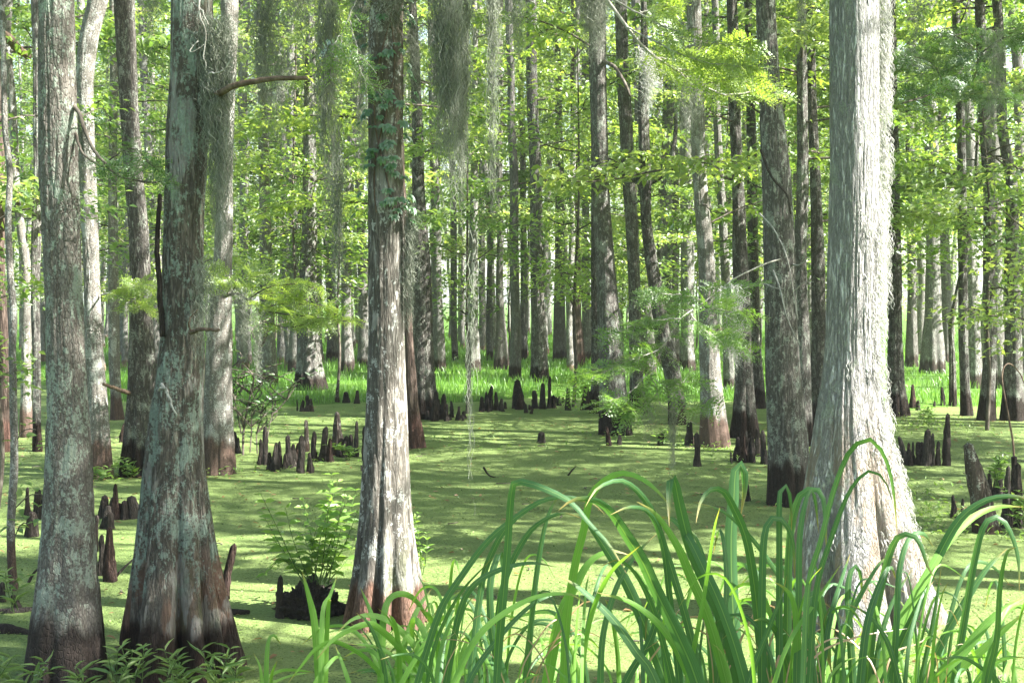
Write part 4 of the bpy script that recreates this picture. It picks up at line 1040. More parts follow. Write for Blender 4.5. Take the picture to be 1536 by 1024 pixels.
herb('pond_herb', P(632, 862, 8.6), [[P(632,862,8.6),P(630,820,8.6),P(622,775,8.6)],[P(634,862,8.6),P(640,830,8.6),P(640,800,8.6)],[P(630,862,8.6),P(618,800,8.7),P(628,770,8.7)]], 'small leafy herb peeking out on the right of the pale smooth cypress', 'herb', 'leaf_bush', .06, .4, .04, 4)
herb('pond_herb', P(992, 668, 18.3), [[P(992,668,18.3),P(985,655,18.3),P(980,645,18.2)],[P(994,668,18.3),P(1000,650,18.3),P(1004,642,18.2)],[P(992,668,18.3),P(993,655,18.3),P(993,645,18.4)]], 'small herb sprouting from the low knee left of the pale speckled trunk', 'herb', 'leaf_bush', .09, .4, .06, 5)
for i, (px, py, Yh, hpx, n, lbl) in enumerate([(195, 718, 15, 30, 6, 'leafy weeds at the foot of the dark bent trunk'), (150, 722, 14.8, 26, 5, 'leafy weeds at the foot of the speckled curving trunk'), (520, 690, 16.6, 26, 6, 'broad weeds among the knees left of the pale smooth cypress'),
        (1495, 730, 13.2, 55, 6, 'leafy shrub in front of the crowded knees at the right edge'), (1530, 790, 11.6, 60, 5, 'leafy herb at the right edge over the arching reeds'), (1395, 640, 21, 30, 6, 'weedy sprigs on the duckweed behind the black knee fence')]):
    b = P(px, py, Yh)
    st = [[b + [RND.uniform(-.03, .03), 0, 0], P(px + RND.uniform(-14, 14), py - hpx * .5, Yh + RND.uniform(-.1, .1)), P(px + RND.uniform(-30, 30), py - hpx * RND.uniform(.6, 1.1), Yh + RND.uniform(-.2, .2))] for _ in range(n)]
    herb('pond_herb', b, st, lbl, 'herb', 'leaf_bush', .10, .38, .06, 10 + i)
WH = [(8, 1010, 985, 'small willow-leaved herb in the lower left corner'), (48, 1020, 990, 'willow-leaved herb before the foot of the leftmost thick cypress'), (118, 1022, 1000, 'low willow-leaved herb at the right foot of the leftmost cypress'), (178, 1018, 975, 'willow-leaved herb in the gap between the two big left cypresses'),
      (206, 1010, 960, 'tall willow-leaved herb before the left root of the teal lichen cypress'), (252, 1016, 975, 'willow-leaved herb before the red roots of the teal lichen cypress'), (290, 1016, 982, 'willow-leaved herb centred before the teal lichen cypress roots'),
      (325, 1012, 968, 'willow-leaved herb before the right root of the teal lichen cypress'), (352, 1020, 985, 'low willow-leaved herb right of the teal lichen cypress foot'), (20, 900, 850, 'thin leafy herb behind the logs at the lower left edge')]
for i, (px, py, tp, lbl) in enumerate(WH):
    Yh = 6.35 + RND.uniform(-.15, .2) if i < 9 else 8.4; b = P(px, 1085 if i < 9 else 915, Yh); b[2] = max(b[2], -.02)
    st = [[b + [RND.uniform(-.05, .05), RND.uniform(-.05, .05), 0], P(px + RND.uniform(-16, 16), (py + 1050) / 2 if i < 9 else 880, Yh), P(px + RND.uniform(-28, 28), tp + RND.uniform(0, 22), Yh + RND.uniform(-.1, .1))] for _ in range(3)]
    herb('willow_herb', b, st, lbl, 'herb', 'leaf_willow', .13, .15, .055, 40 + i, group='willow-leaved herbs on the near bank')
# dark undergrowth stems near the long knee row
for i, (pts, lbl) in enumerate([([(364,688),(366,640),(376,590),(392,520)], 'thin dark leaning stem behind the long knee row, thickest one'), ([(362,650),(352,600),(344,555)], 'thin dark stem leaning left beside the broad-foot speckled tupelo'),
                                 ([(375,678),(377,640),(372,610),(360,590)], 'wiry dark stem hooked left behind the long knee row'), ([(399,670),(408,625),(430,600)], 'wiry leafy stem leaning right above the long knee row'), ([(386,680),(385,650),(391,620)], 'short upright wiry stem behind the long knee row')]):
    Yh = 17.2; p = [P(x, y, Yh + .1 * j) for j, (x, y) in enumerate(pts)]
    herb('wiry_shrub', p[0], [p] + [[p[k], p[k] + [RND.uniform(-.25, .25), RND.uniform(-.2, .2), .22], p[k] + [RND.uniform(-.5, .5), RND.uniform(-.3, .3), .38]] for k in range(1, len(p)) for _ in range(3)], lbl, 'shrub', 'leaf_deep', .10, .45, .12, 60 + i, group='wiry shrubs by the long knee row', srad=.018 if i == 0 else .010, stm='twig')
# thin mossy sapling at the left edge
Yh = 9.2
p = [P(21, 905, Yh), P(20, 800, Yh), P(19, 650, Yh), P(20, 520, Yh), P(17, 380, Yh + .1), P(8, 200, Yh + .2), P(2, -40, Yh + .3)]
e = empty('mossy_sapling', p[0], 'thin mossy grey sapling at the left edge standing in a stubby black knee', 'sapling')
mb = MB(); ln = smooth_line([q - p[0] for q in p], 60); ln += (fbm(ln[:, 2] * 2, ln[:, 2] * 0, ln[:, 2] * 0 + 2, 2)[:, None] - .5) * [.05, .05, 0]
mb.tube(ln, np.linspace(.03, .018, 60), 12); mb.build('stem', M['bark_speck'], e)
herb_l = MB(); gq = np.random.default_rng(9)
for z, n, dx in ((1.55, 20, .05), (1.2, 12, .15), (.75, 18, .22), (.55, 14, .1)):
    c = np.array([dx, 0, z]); leaves(herb_l, T_OVAL, c + gq.normal(0, 1, (n, 3)) * [.13, .12, .06], gq.normal(0, 1, (n, 3)) * [1, 1, .3], gq.normal(0, .3, (n, 3)) + [0, 0, 1], gq.uniform(.06, .1, n), gq.uniform(.03, .05, n))
    herb_l.tube(smooth_line([[0, 0, z - .1], [dx * .5, 0, z], c], 6), .004, 4, 1, False)
herb_l.build('foliage', [M['leaf_broad'], M['twig']], e)

# ---------------------------------------------------------------- spanish moss
def strands(mb, top, tails, L, R, n, g, width=.0042, m=20, curl=.016, t0=.62, cap=9.0):
    """hanging tangle: n strands of L metres from an ellipse of half size R, gathered into a few ragged tails"""
    k = g.integers(0, len(tails), n); tl = np.asarray(tails)[k]
    ln = L * tl[:, 2] * g.uniform(.55, 1, n) ; st = g.random(n) ** 1.3 * t0 * ln
    ln = np.minimum(np.maximum(ln - st, .12), cap * g.uniform(.5, 1, n))
    a = g.uniform(0, 6.28, n); r = np.sqrt(g.random(n))
    x0 = np.cos(a) * r * R[0]; y0 = np.sin(a) * r * R[1]
    u = np.linspace(0, 1, m)[None]
    z = -(st[:, None] + ln[:, None] * u)
    f = np.clip(-z / (L * tl[:, 2:3]), 0, 1) ** .8
    sx = g.uniform(0, 50, (n, 1))
    cx = x0[:, None] * (1 - f * .5) + tl[:, 0:1] * f + curl * 2.2 * (vnoise(z * 7 + sx, z * 0 + sx, z * 0) - .5) * 2 + curl * .55 * np.sin(z * 95 + sx * 9)
    cy = y0[:, None] * (1 - f * .5) + tl[:, 1:2] * f + curl * 2.2 * (vnoise(z * 7 + sx, z * 0 + sx, z * 0 + 7.5) - .5) * 2 + curl * .55 * np.cos(z * 95 + sx * 9)
    p = np.stack([cx, cy, z], -1) + np.asarray(top)
    w = width * (1 - .55 * u[..., None]) * g.uniform(.6, 1.3, (n, 1, 1))
    an = g.uniform(0, 6.28, (n, 1)) + u * 9
    sd = np.stack([np.cos(an), np.sin(an), an * 0], -1) * w / 1
    v = np.stack([p - sd, p + sd], 2)
    base = (np.arange(n) * m * 2)[:, None] + (np.arange(m - 1) * 2)[None]
    mb.add(v.reshape(-1, 3), np.stack([base, base + 1, base + 3, base + 2], -1).reshape(-1, 4))

def moss(px, py0, py1, wpx, Y, n, label, seed, ntail=3, width=.0042, curl=.016, t0=.62, mat='moss'):
    g = np.random.default_rng(seed + 300)
    top = P(px, py0, Y); L = (py1 - py0) * Y / F; R = wpx * Y / F / 2
    tails = [(g.uniform(-.75, .75) * R, g.uniform(-.5, .5) * R, 1.0 if i == 0 else g.uniform(.45, .95)) for i in range(ntail)]
    mb = MB(); strands(mb, (0, 0, 0), tails, L, (R, R * .8), n, g, width, 26, curl, t0)
    strands(mb, (0, 0, 0), tails, L, (R * 1.25, R), max(6, n // 3), g, width * 1.15, 22, curl * 2.6, .92, .26)
    o = mb.build('spanish_moss', M[mat], None); o.location = tuple(top)
    return tag(o, label, 'spanish moss', 'spanish moss hanging in the trees')
MOSS = [
 (668, -70, 335, 56, 8.0, 320, 'broad dark moss curtain hanging from above, right of the vine clad cypress', 4, .0042, .016),
 (694, -60, 330, 26, 8.2, 170, 'narrow moss tail along the right side of the broad dark moss curtain', 2, .004, .014),
 (488, -60, 360, 40, 8.0, 240, 'long ragged moss curtain hanging left of the vine clad cypress', 3, .004, .018),
 (506, 180, 470, 16, 8.1, 90, 'thin trailing moss tail below the long ragged curtain', 2, .0036, .014),
 (540, -60, 270, 38, 8.6, 230, 'pale wispy moss between the long ragged curtain and the vine clad cypress', 3, .0038, .018),
 (322, 20, 400, 50, 7.05, 420, 'thick grey moss draped down the right side of the teal lichen cypress', 3, .0042, .016),
 (306, 380, 560, 30, 7.0, 90, 'thin moss wisps low on the teal lichen cypress trunk', 3, .0035, .016),
 (398, -60, 240, 44, 9.5, 190, 'faint moss veil hanging over the moss draped grey trunk', 4, .0042, .02),
 (440, -60, 110, 50, 9.2, 140, 'short moss fringe at the top edge above the left feathery spray', 4, .004, .018),
 (418, 60, 230, 20, 9.8, 70, 'small moss tail beside the broken brown limb', 2, .004, .018),
 (705, 330, 785, 12, 8.7, 14, 'very long single moss strand reaching down to the duckweed', 1, .0048, .014),
 (1010, 560, 715, 12, 10.6, 60, 'dark moss strand hanging from the drooping feathery branch', 1, .004, .012),
 (972, 588, 680, 26, 10.5, 40, 'wispy short moss under the tip of the drooping feathery branch', 3, .0036, .018),
 (1098, 425, 575, 28, 11.4, 180, 'pale sunlit moss bundle hanging on the drooping branch near its trunk', 3, .005, .018),
 (966, 70, 180, 22, 9.6, 110, 'bright moss tuft under the left end of the sunny top spray', 2, .0042, .018),
 (1030, 95, 270, 46, 9.8, 90, 'thin moss veil hanging below the sunny top spray', 4, .0036, .02),
 (884, -60, 110, 52, 11.5, 240, 'shaggy moss bundle at the top of the tall brown middle trunk', 4, .005, .022),
 (735, -60, 340, 18, 10.0, 110, 'thin pale moss tail hanging right of the dark curtain', 2, .004, .018),
 (614, 20, 190, 24, 8.4, 80, 'sparse moss at the upper right of the vine clad cypress', 3, .0038, .018),
 (614, 300, 500, 12, 8.2, 130, 'moss strip clinging down the right edge of the pale smooth cypress', 1, .004, .012),
 (362, 430, 545, 22, 12.5, 80, 'pale moss hanging beside the lime spray of the broad-foot tupelo', 2, .005, .02),
 (384, 455, 580, 12, 13.0, 50, 'slim moss tail left of the lime feathery spray', 1, .005, .018),
 (586, -60, 60, 60, 8.05, 160, 'moss tangle around the top of the vine clad cypress', 5, .0042, .022),
 (1375, -40, 130, 26, 12.5, 60, 'thin moss wisps right of the huge silver cypress top', 3, .004, .02),
 (1492, 40, 230, 30, 14, 80, 'thin moss hanging by the dark layered spray at top right', 3, .005, .022),
 (225, -40, 90, 30, 10.5, 70, 'moss wisps between the two big left cypresses at the top', 3, .004, .02),
 (120, 150, 330, 14, 7.4, 60, 'thin moss trailing from the bare twigs of the leftmost thick cypress', 2, .0034, .014),
 (775, -60, 120, 30, 11, 90, 'light moss fringe at the top edge left of the tall brown middle trunk', 3, .004, .02),
 (1200, -40, 90, 16, 12.8, 50, 'moss wisp between the grey brown and the huge silver cypress', 2, .004, .018),
]
for i, (px, a, b, w, Y, n, lbl, nt, wd, cu) in enumerate(MOSS):
    moss(px, a, b, w, Y, int(n * (1.5 if n > 300 else 1.3)), lbl, i, nt, wd * .46, cu * 1.15, .7, 'moss_sunlit' if 'sunlit' in lbl or 'bright' in lbl else 'moss')
# moss on the sunlit silver cypress: a drape down its right edge and beard tufts over bark and buttress
def beard():
    g = np.random.default_rng(71); Y = 8.37; b = BASE['T4']; mb = MB()
    edge = [(0, 1318), (128, 1318), (256, 1317), (400, 1317), (512, 1316), (600, 1323), (700, 1345), (760, 1358)]
    for k in range(30):
        py = -60 + k * 15; x = np.interp(py, [e[0] for e in edge], [e[1] for e in edge]) + g.uniform(-6, 5)
        c = P(x + 4, py, Y + g.uniform(.03, .13)) - b
        strands(mb, c, [(g.uniform(-.01, .06), 0, 1.0)], g.uniform(.22, .45), (.05, .04), 38, g, .0022, 18, .016, .6)
    o1 = mb.build('spanish_moss', M['moss_sunlit']); o1.location = tuple(b)
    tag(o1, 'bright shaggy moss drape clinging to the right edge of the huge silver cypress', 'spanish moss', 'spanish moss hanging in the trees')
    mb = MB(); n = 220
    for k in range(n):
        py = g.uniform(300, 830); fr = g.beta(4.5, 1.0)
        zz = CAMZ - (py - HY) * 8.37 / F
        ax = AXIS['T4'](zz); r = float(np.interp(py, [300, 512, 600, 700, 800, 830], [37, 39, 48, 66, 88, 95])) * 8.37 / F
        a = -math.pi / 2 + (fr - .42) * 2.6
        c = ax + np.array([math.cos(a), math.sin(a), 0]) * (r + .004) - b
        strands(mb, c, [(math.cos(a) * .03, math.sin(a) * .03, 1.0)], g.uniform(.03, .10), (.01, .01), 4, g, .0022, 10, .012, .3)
    o2 = mb.build('beard_moss', M['moss_sunlit']); o2.location = tuple(b)
    tag(o2, 'short beard moss tufts scattered over the sunlit bark of the huge silver cypress', 'beard moss')
beard()

# ---------------------------------------------------------------- branches that carry foliage or are bare
def W(*pts): return [P(x, y, Y) for x, y, Y in pts]
main = W((1180, 386, 13.05), (1140, 400, 12.5), (1100, 422, 11.9), (1062, 450, 11.3), (1020, 480, 10.8), (1002, 510, 10.6), (988, 540, 10.5), (976, 566, 10.4))
tw = W((976, 566, 10.4), (984, 578, 10.4), (990, 604, 10.4), (1015, 618, 10.4), (1050, 633, 10.4))
s1 = W((1060, 452, 11.3), (1020, 440, 11.0), (975, 438, 10.7)); s2 = W((1022, 478, 10.8), (975, 478, 10.6), (925, 488, 10.4)); s3 = W((1008, 500, 10.7), (985, 525, 10.4), (930, 545, 10.2), (892, 565, 10.0))
s4 = W((985, 545, 10.5), (950, 580, 10.2), (908, 598, 10.0)); s5 = W((1035, 470, 10.9), (1060, 500, 10.7), (1100, 510, 10.6)); s6 = W((1050, 458, 11.2), (1090, 470, 11.0), (1118, 478, 10.9))
s7 = W((976, 566, 10.4), (1010, 570, 10.3), (1040, 562, 10.2)); s8 = W((986, 590, 10.4), (960, 610, 10.3), (945, 605, 10.2)); s9 = W((1005, 612, 10.4), (1030, 608, 10.4), (1055, 602, 10.4)); s10 = W((1100, 422, 11.9), (1085, 432, 11.7), (1112, 440, 11.6))
spray_branch(NODE['T5'], BASE['T5'], [(main, .009), (tw, .005), (s1, .006), (s2, .006), (s3, .007), (s4, .006), (s5, .006), (s6, .005), (s7, .004), (s8, .004), (s9, .004), (s10, .004)],
             [(2, .15, 1, 9, .15), (3, .15, 1, 11, .2), (4, .2, 1, 14, .2), (5, .15, 1, 6, .2), (6, .2, 1, 9, .2), (7, .3, 1, 7, .2), (8, .2, 1, 6, .2), (9, .3, 1, 6, .2), (10, .2, 1, 2, .2), (0, .45, .9, 8, .2), (11, .3, 1, 4, .1)], 'leaf_cyp', 1, flen=.12, L=(.16, .34))
# sunny spray at the top, on a limb reaching over from the pale smooth cypress
main = W((592, -175, 8.25), (700, -150, 8.6), (820, -70, 8.9), (905, -8, 9.0), (950, 52, 9.0), (985, 88, 9.0), (1050, 130, 9.0), (1100, 150, 9.0), (1150, 140, 9.0))
a1 = W((905, -8, 9.0), (970, 25, 8.9), (1010, 45, 8.8), (1060, 58, 8.7), (1130, 70, 8.7)); a2 = W((940, 40, 9.0), (1000, 70, 8.8), (1060, 95, 8.7), (1120, 100, 8.6)); a3 = W((985, 88, 9.0), (1040, 90, 9.1), (1090, 70, 9.2))
a4 = W((1010, 104, 9.0), (1060, 110, 9.1), (1110, 120, 9.2), (1160, 132, 9.2)); a5 = W((960, 20, 9.0), (990, 10, 9.1), (1010, 6, 9.1)); a6 = W((1050, 130, 9.0), (1080, 120, 8.9), (1140, 112, 8.8))
spray_branch(NODE['T3'], BASE['T3'], [(main, .020), (a1, .008), (a2, .007), (a3, .006), (a4, .006), (a5, .005), (a6, .005)],
             [(1, .3, 1, 16, .15), (2, .25, 1, 16, .15), (3, .2, 1, 11, .15), (4, .1, 1, 13, .15), (5, .3, 1, 6, .15), (0, .72, 1, 12, .2), (6, .2, 1, 9, .15)], 'leaf_lime', 2, flen=.10, L=(.13, .27))
# lime spray of the broad-foot tupelo
main = W((335, 445, 15.2), (352, 440, 14.6), (372, 450, 14.2), (392, 470, 13.9), (400, 500, 13.9)); b1 = W((372, 450, 14.2), (400, 432, 13.8), (440, 425, 13.6), (470, 432, 13.5)); b2 = W((385, 462, 14.0), (420, 470, 13.6), (470, 478, 13.4), (520, 484, 13.2)); b3 = W((390, 466, 14.0), (430, 455, 13.7), (500, 462, 13.4))
b4 = W((345, 442, 14.9), (360, 420, 14.6), (400, 410, 14.3)); b5 = W((390, 480, 13.9), (430, 490, 13.5), (480, 480, 13.3)); b6 = W((340, 445, 15), (345, 425, 14.6), (340, 410, 14.3))
spray_branch(NODE['T8'], BASE['T8'], [(main, .022), (b1, .010), (b2, .010), (b3, .009), (b4, .008), (b5, .007), (b6, .007)],
             [(1, .1, 1, 9, .12), (2, .1, 1, 11, .12), (3, .1, 1, 10, .12), (4, .2, 1, 6, .12), (5, .2, 1, 7, .12), (6, .2, 1, 6, .12)], 'leaf_lime', 3, twig='twig', flen=.13, L=(.18, .38))
# small bright spray of the dark bent trunk
c1 = W((205, 430, 15.3), (200, 428, 14.7), (212, 424, 14.4), (232, 428, 14.2)); c2 = W((205, 430, 14.8), (205, 455, 14.5), (215, 462, 14.3)); c3 = W((204, 430, 14.7), (192, 440, 14.5), (186, 445, 14.4))
spray_branch(NODE['T6'], BASE['T6'], [(c1, .010), (c2, .006), (c3, .006)], [(0, .3, 1, 10, .15), (1, .2, 1, 9, .2), (2, .3, 1, 6, .2)], 'leaf_lime', 4, flen=.12, L=(.15, .3))
# bare-ish twigs with a few sprays on the leftmost thick cypress
d1 = W((108, 155, 7.1), (122, 175, 7.0), (140, 215, 6.95), (170, 245, 6.9), (200, 262, 6.85), (243, 268, 6.8)); d2 = W((112, 195, 7.1), (130, 225, 7.0), (160, 242, 7.0), (210, 240, 7.1)); d3 = W((165, 242, 6.9), (200, 225, 6.85), (240, 262, 6.8)); d4 = W((120, 175, 7.0), (150, 160, 7.2), (165, 200, 7.3))
spray_branch(NODE['T1'], BASE['T1'], [(d1, .013), (d2, .009), (d3, .005), (d4, .004)], [(0, .45, 1, 11, .15), (1, .5, 1, 9, .15), (2, .3, 1, 7, .15), (3, .6, 1, 3, .1)], 'leaf_deep', 5, twig='twig', flen=.07, L=(.08, .18))
# near leaves left of the vine clad cypress
f1 = W((556, -60, 8.2), (530, 10, 7.9), (512, 55, 7.8), (508, 90, 7.75)); f2 = W((525, 30, 7.85), (540, 80, 7.7), (556, 118, 7.6)); f3 = W((512, 55, 7.8), (500, 80, 7.7), (495, 100, 7.7))
spray_branch(NODE['T3'], BASE['T3'], [(f1, .008), (f2, .005), (f3, .004)], [(0, .35, 1, 7, .25), (1, .3, 1, 7, .3), (2, .3, 1, 4, .3)], 'leaf_cyp', 6, flen=.085, L=(.10, .18))
# dark layered spray at the top right
h = W((1500, 130, 21.8), (1470, 120, 19), (1440, 130, 17), (1400, 140, 15.5), (1360, 150, 14.8)); h1 = W((1460, 122, 18.5), (1470, 80, 16), (1430, 50, 15)); h2 = W((1440, 130, 17), (1480, 150, 15.5), (1530, 150, 15)); h3 = W((1420, 135, 16.2), (1400, 95, 15.4), (1370, 85, 15)); h4 = W((1470, 80, 16), (1500, 60, 15.5), (1536, 50, 15))
spray_branch(NODE['T68'], BASE['T68'], [(h, .035), (h1, .016), (h2, .014), (h3, .012), (h4, .012)], [(0, .35, 1, 18, .1), (1, .3, 1, 14, .1), (2, .2, 1, 16, .1), (3, .3, 1, 11, .1), (4, .2, 1, 11, .1)], 'leaf_deep', 7, twig='twig', flen=.14, L=(.25, .5))

def bare(parent, k, paths, mat, name='dead_limb'):
    for ctrl, r0, r1 in paths:
        mb = MB(); ln = smooth_line(ctrl, 26); ln = ln + np.cumsum(rng.normal(0, .002, ln.shape), 0)
        mb.tube(ln - BASE[k], np.linspace(r0, r1, 26), 9)
        mb.build(name, M[mat], parent)
bare(NODE['T2'], 'T2', [(W((312, 150, 7.1), (340, 134, 6.95), (365, 124, 6.9), (400, 119, 6.85), (440, 117, 6.8), (461, 119, 6.8)), .020, .011)], 'twig_brown')
bare(NODE['T2'], 'T2', [(W((285, 498, 7.0), (300, 496, 6.9), (326, 497, 6.85)), .012, .008), (W((285, 496, 6.98), (282, 485, 6.95), (287, 476, 6.95), (296, 467, 6.95)), .005, .003)], 'twig_brown')
bare(NODE['T2'], 'T2', [(W((302, -10, 6.95), (296, 20, 6.9), (304, 45, 6.9), (302, 75, 6.9), (305, 98, 6.9)), .005, .003), (W((312, 110, 6.98), (330, 106, 6.9), (344, 84, 6.85)), .005, .003), (W((290, 5, 6.95), (302, 18, 6.9), (312, 40, 6.9)), .004, .002), (W((298, 62, 6.93), (290, 80, 6.9), (312, 70, 6.9)), .003, .002)], 'twig_pale', 'dead_twig')
bare(NODE['T2'], 'T2', [(W((243, 505, 7.08), (241, 460, 7.08), (239, 400, 7.08), (238, 340, 7.08), (240, 295, 7.1)), .016, .012)], 'knee', 'dead_stem')
bare(NODE['T2'], 'T2', [(W((243, 575, 6.93), (252, 590, 6.9), (262, 620, 6.9)), .009, .004), (W((236, 584, 6.95), (246, 582, 6.88), (253, 588, 6.85)), .006, .004)], 'twig_pale', 'dead_twig')
bare(NODE['T5'], 'T5', [(W((1190, 396, 13.0), (1203, 397, 12.6), (1211, 386, 12.4)), .010, .004), (W((1160, 405, 12.8), (1172, 440, 12.5), (1182, 480, 12.4), (1202, 520, 12.3)), .009, .004), (W((1140, 320, 12.9), (1165, 350, 12.5), (1185, 400, 12.3), (1200, 480, 12.2)), .008, .004), (W((1145, 425, 13), (1165, 432, 12.6), (1172, 432, 12.5)), .006, .004), (W((1185, 440, 13), (1205, 425, 12.7), (1222, 422, 12.6)), .008, .004)], 'twig_pale', 'dead_twig')
bare(NODE['T50'], 'T50', [(W((-20, 40, 17), (12, 58, 17.4), (30, 74, 18), (44, 84, 18.4)), .075, .05)], 'twig_brown')
bare(NODE['T5'], 'T5', [(W((1141, 225, 12.95), (1150, 250, 12.88), (1160, 270, 12.86), (1178, 292, 12.86), (1184, 320, 12.9)), .014, .008)], 'knee', 'vine_stem')
bare(NODE['T6'], 'T6', [(W((198, 590, 15.2), (178, 583, 14.9), (156, 575, 14.7)), .028, .018)], 'twig_brown')
bare(NODE['T11'], 'T11', [(W((897, 88, 20), (921, 100, 19.6), (937, 125, 19.3), (945, 145, 19.2)), .035, .02)], 'twig')
bare(NODE['T7'], 'T7', [(W((152, 442, 15), (165, 440, 14.7), (185, 448, 14.5)), .012, .005), (W((165, 440, 14.7), (172, 452, 14.6), (180, 446, 14.5)), .007, .004)], 'twig_pale', 'dead_twig')
# thin random dead limbs on the middle trunks, the small bare twigs that fill the understory
gq = np.random.default_rng(123)
for k in ('T10', 'T12', 'T13', 'T17', 'T20', 'T21', 'T40', 'T45', 'T60', 'T62', 'T66', 'T41', 'T16', 'T30', 'T31', 'T64', 'T68', 'T22', 'T28', 'T55'):
    paths = []
    for _ in range(4):
        h = gq.uniform(2.0, 7.5); a = AXIS[k](h); an = gq.uniform(0, 6.28); L = gq.uniform(.5, 1.6)
        d = np.array([math.cos(an), math.sin(an) * .8, gq.uniform(-.1, .5)])
        paths.append(([a, a + d * L * .5 + [0, 0, gq.uniform(-.08, .08)], a + d * L + [0, 0, gq.uniform(-.25, .25)]], .016, .005))
    bare(NODE[k], k, paths, 'twig')

# ---------------------------------------------------------------- vine on the pale smooth cypress
def vine():
    g = np.random.default_rng(31); b = BASE['T3']; e = empty('climbing_vine', P(585, 330, 8.1), 'green five-leaved vine climbing the upper trunk of the pale smooth cypress', 'vine')
    o = np.array(e.location); sm, fm = MB(), MB()
    for x0, ph in ((570, 0), (592, 2)):
        pts = []
        for py in range(-40, 330, 18):
            z = CAMZ - (py - HY) * 8.25 / F; ax = AXIS['T3'](z); a = -math.pi / 2 + .55 * math.sin(py * .017 + ph)
            pts.append(ax + np.array([math.cos(a), math.sin(a), 0]) * .118 - o)
        sm.tube(smooth_line(pts, 60), .005, 6)
    for k in range(78):
        py = g.uniform(70, 335) if k < 64 else g.uniform(-40, 70); z = CAMZ - (py - HY) * 8.25 / F; ax = AXIS['T3'](z)
        a = -math.pi / 2 + g.uniform(-1.35, 1.5); out = np.array([math.cos(a), math.sin(a), 0])
        p = ax + out * g.uniform(.13, .20) - o; dn = unit(out * .6 + [0, 0, -.7] + g.normal(0, .3, 3)); sd = unit(np.cross(out, [0, 0, 1]))
        L = g.uniform(.04, .07)
        for q in (-1.1, -.5, 0, .5, 1.1):
            leaves(fm, T_OVAL, [p], [dn * math.cos(q) + sd * math.sin(q)], [out + [0, 0, .5] + g.normal(0, .15, 3)], L * (1 - .18 * abs(q)), L * .42)
    sm.build('stem', M['twig_brown'], e); fm.build('foliage', M['leaf_vine'], e)
vine()

# ---------------------------------------------------------------- tall reeds in front
def blade(parent, ctrl, wpx, Y, g, mat='blade', root=True, dyt=.15, tw=.3):
    o = np.array(parent.location)
    n0 = len(ctrl); yy = Y + np.linspace(0, 1, n0) ** 1.5 * dyt
    p = [P(x, y, d) for (x, y), d in zip(ctrl, yy)]
    if root:
        (x0, y0), (x1, y1) = ctrl[0], ctrl[1]
        k = np.clip((x0 - x1) / max(y0 - y1, 20), -.45, .45)
        gy = Y - .05
        gz = float(ground_h(np.array(o[0]), np.array(gy))) - .03
        rp = P(x0, y0, gy); drop = rp[2] - gz
        rt = np.array([rp[0] + k * drop * .55, gy, gz])
        p = [rt, (rt + p[0]) / 2 + [k * drop * .1, 0, 0]] + p
    n = 44; ln = smooth_line(p, n) - o
    t = unit(np.gradient(ln, axis=0)); s = np.linspace(0, 1, n)
    view = unit(ln + o - [0, 0, CAMZ])
    a = unit(np.cross(t, view))
    # keep the ribbon's side from flipping where the blade folds over
    for i in range(1, n):
        if a[i] @ a[i-1] < 0: a[i] = -a[i]
    ph = tw * np.sin(s * 2.2 + g.uniform(0, 6)) + g.normal(0, .25)
    b = np.cross(t, a)
    sd = unit(a * np.cos(ph)[:, None] + b * np.sin(ph)[:, None]); nm = np.cross(sd, t)
    w = wpx * Y / F * .47 * np.interp(s, [0, .25, .5, .8, .93, 1], [.55, .9, 1, .78, .42, .02])
    v = np.stack([ln - sd * w[:, None], ln - nm * (w * .30)[:, None], ln + sd * w[:, None]], 1).reshape(-1, 3)
    i = np.arange(n - 1)[:, None] * 3; j = np.arange(2)[None]
    mb = MB(); mb.add(v, np.stack([i + j, i + j + 1, i + 4 + j, i + 3 + j], -1))
    ob = mb.build('blade', M[mat], parent)
    me = ob.data; uv = me.uv_layers.new(name='UVMap')
    vi = np.zeros(len(me.loops), np.int32); me.loops.foreach_get('vertex_index', vi)
    UV = np.stack([(vi % 3) * .5, (vi // 3) / (n - 1)], 1)
    uv.data.foreach_set('uv', UV.astype(np.float32).ravel())
    return ob
B = {}
B['a'] = [
 ([(626,1024),(660,917),(694,861),(731,812),(769,779),(810,752),(847,745),(885,752),(908,772)],11), ([(669,1024),(690,917),(712,876),(750,854),(795,844),(835,850)],12), ([(705,1024),(722,880),(742,820),(765,785),(800,757),(845,745),(893,757)],11),
 ([(742,1010),(750,903),(765,850),(790,803),(815,780),(845,769),(872,777)],12), ([(746,1010),(752,930),(761,827),(765,764),(770,726),(780,722),(810,730),(855,752),(885,786),(915,818),(940,860)],13), ([(821,1024),(840,925),(862,880),(885,842),(915,826),(945,832)],19),
 ([(790,1024),(800,900),(815,800),(830,755),(850,735)],11), ([(640,1030),(655,960),(690,890),(740,835)],8), ([(760,1030),(740,960),(735,880),(745,838),(752,830),(755,880)],14), ([(700,1030),(745,960),(800,905),(850,885)],10),
 ([(680,1030),(720,950),(790,900),(850,890),(880,905)],12), ([(600,1030),(640,960),(668,905),(700,880)],9)]
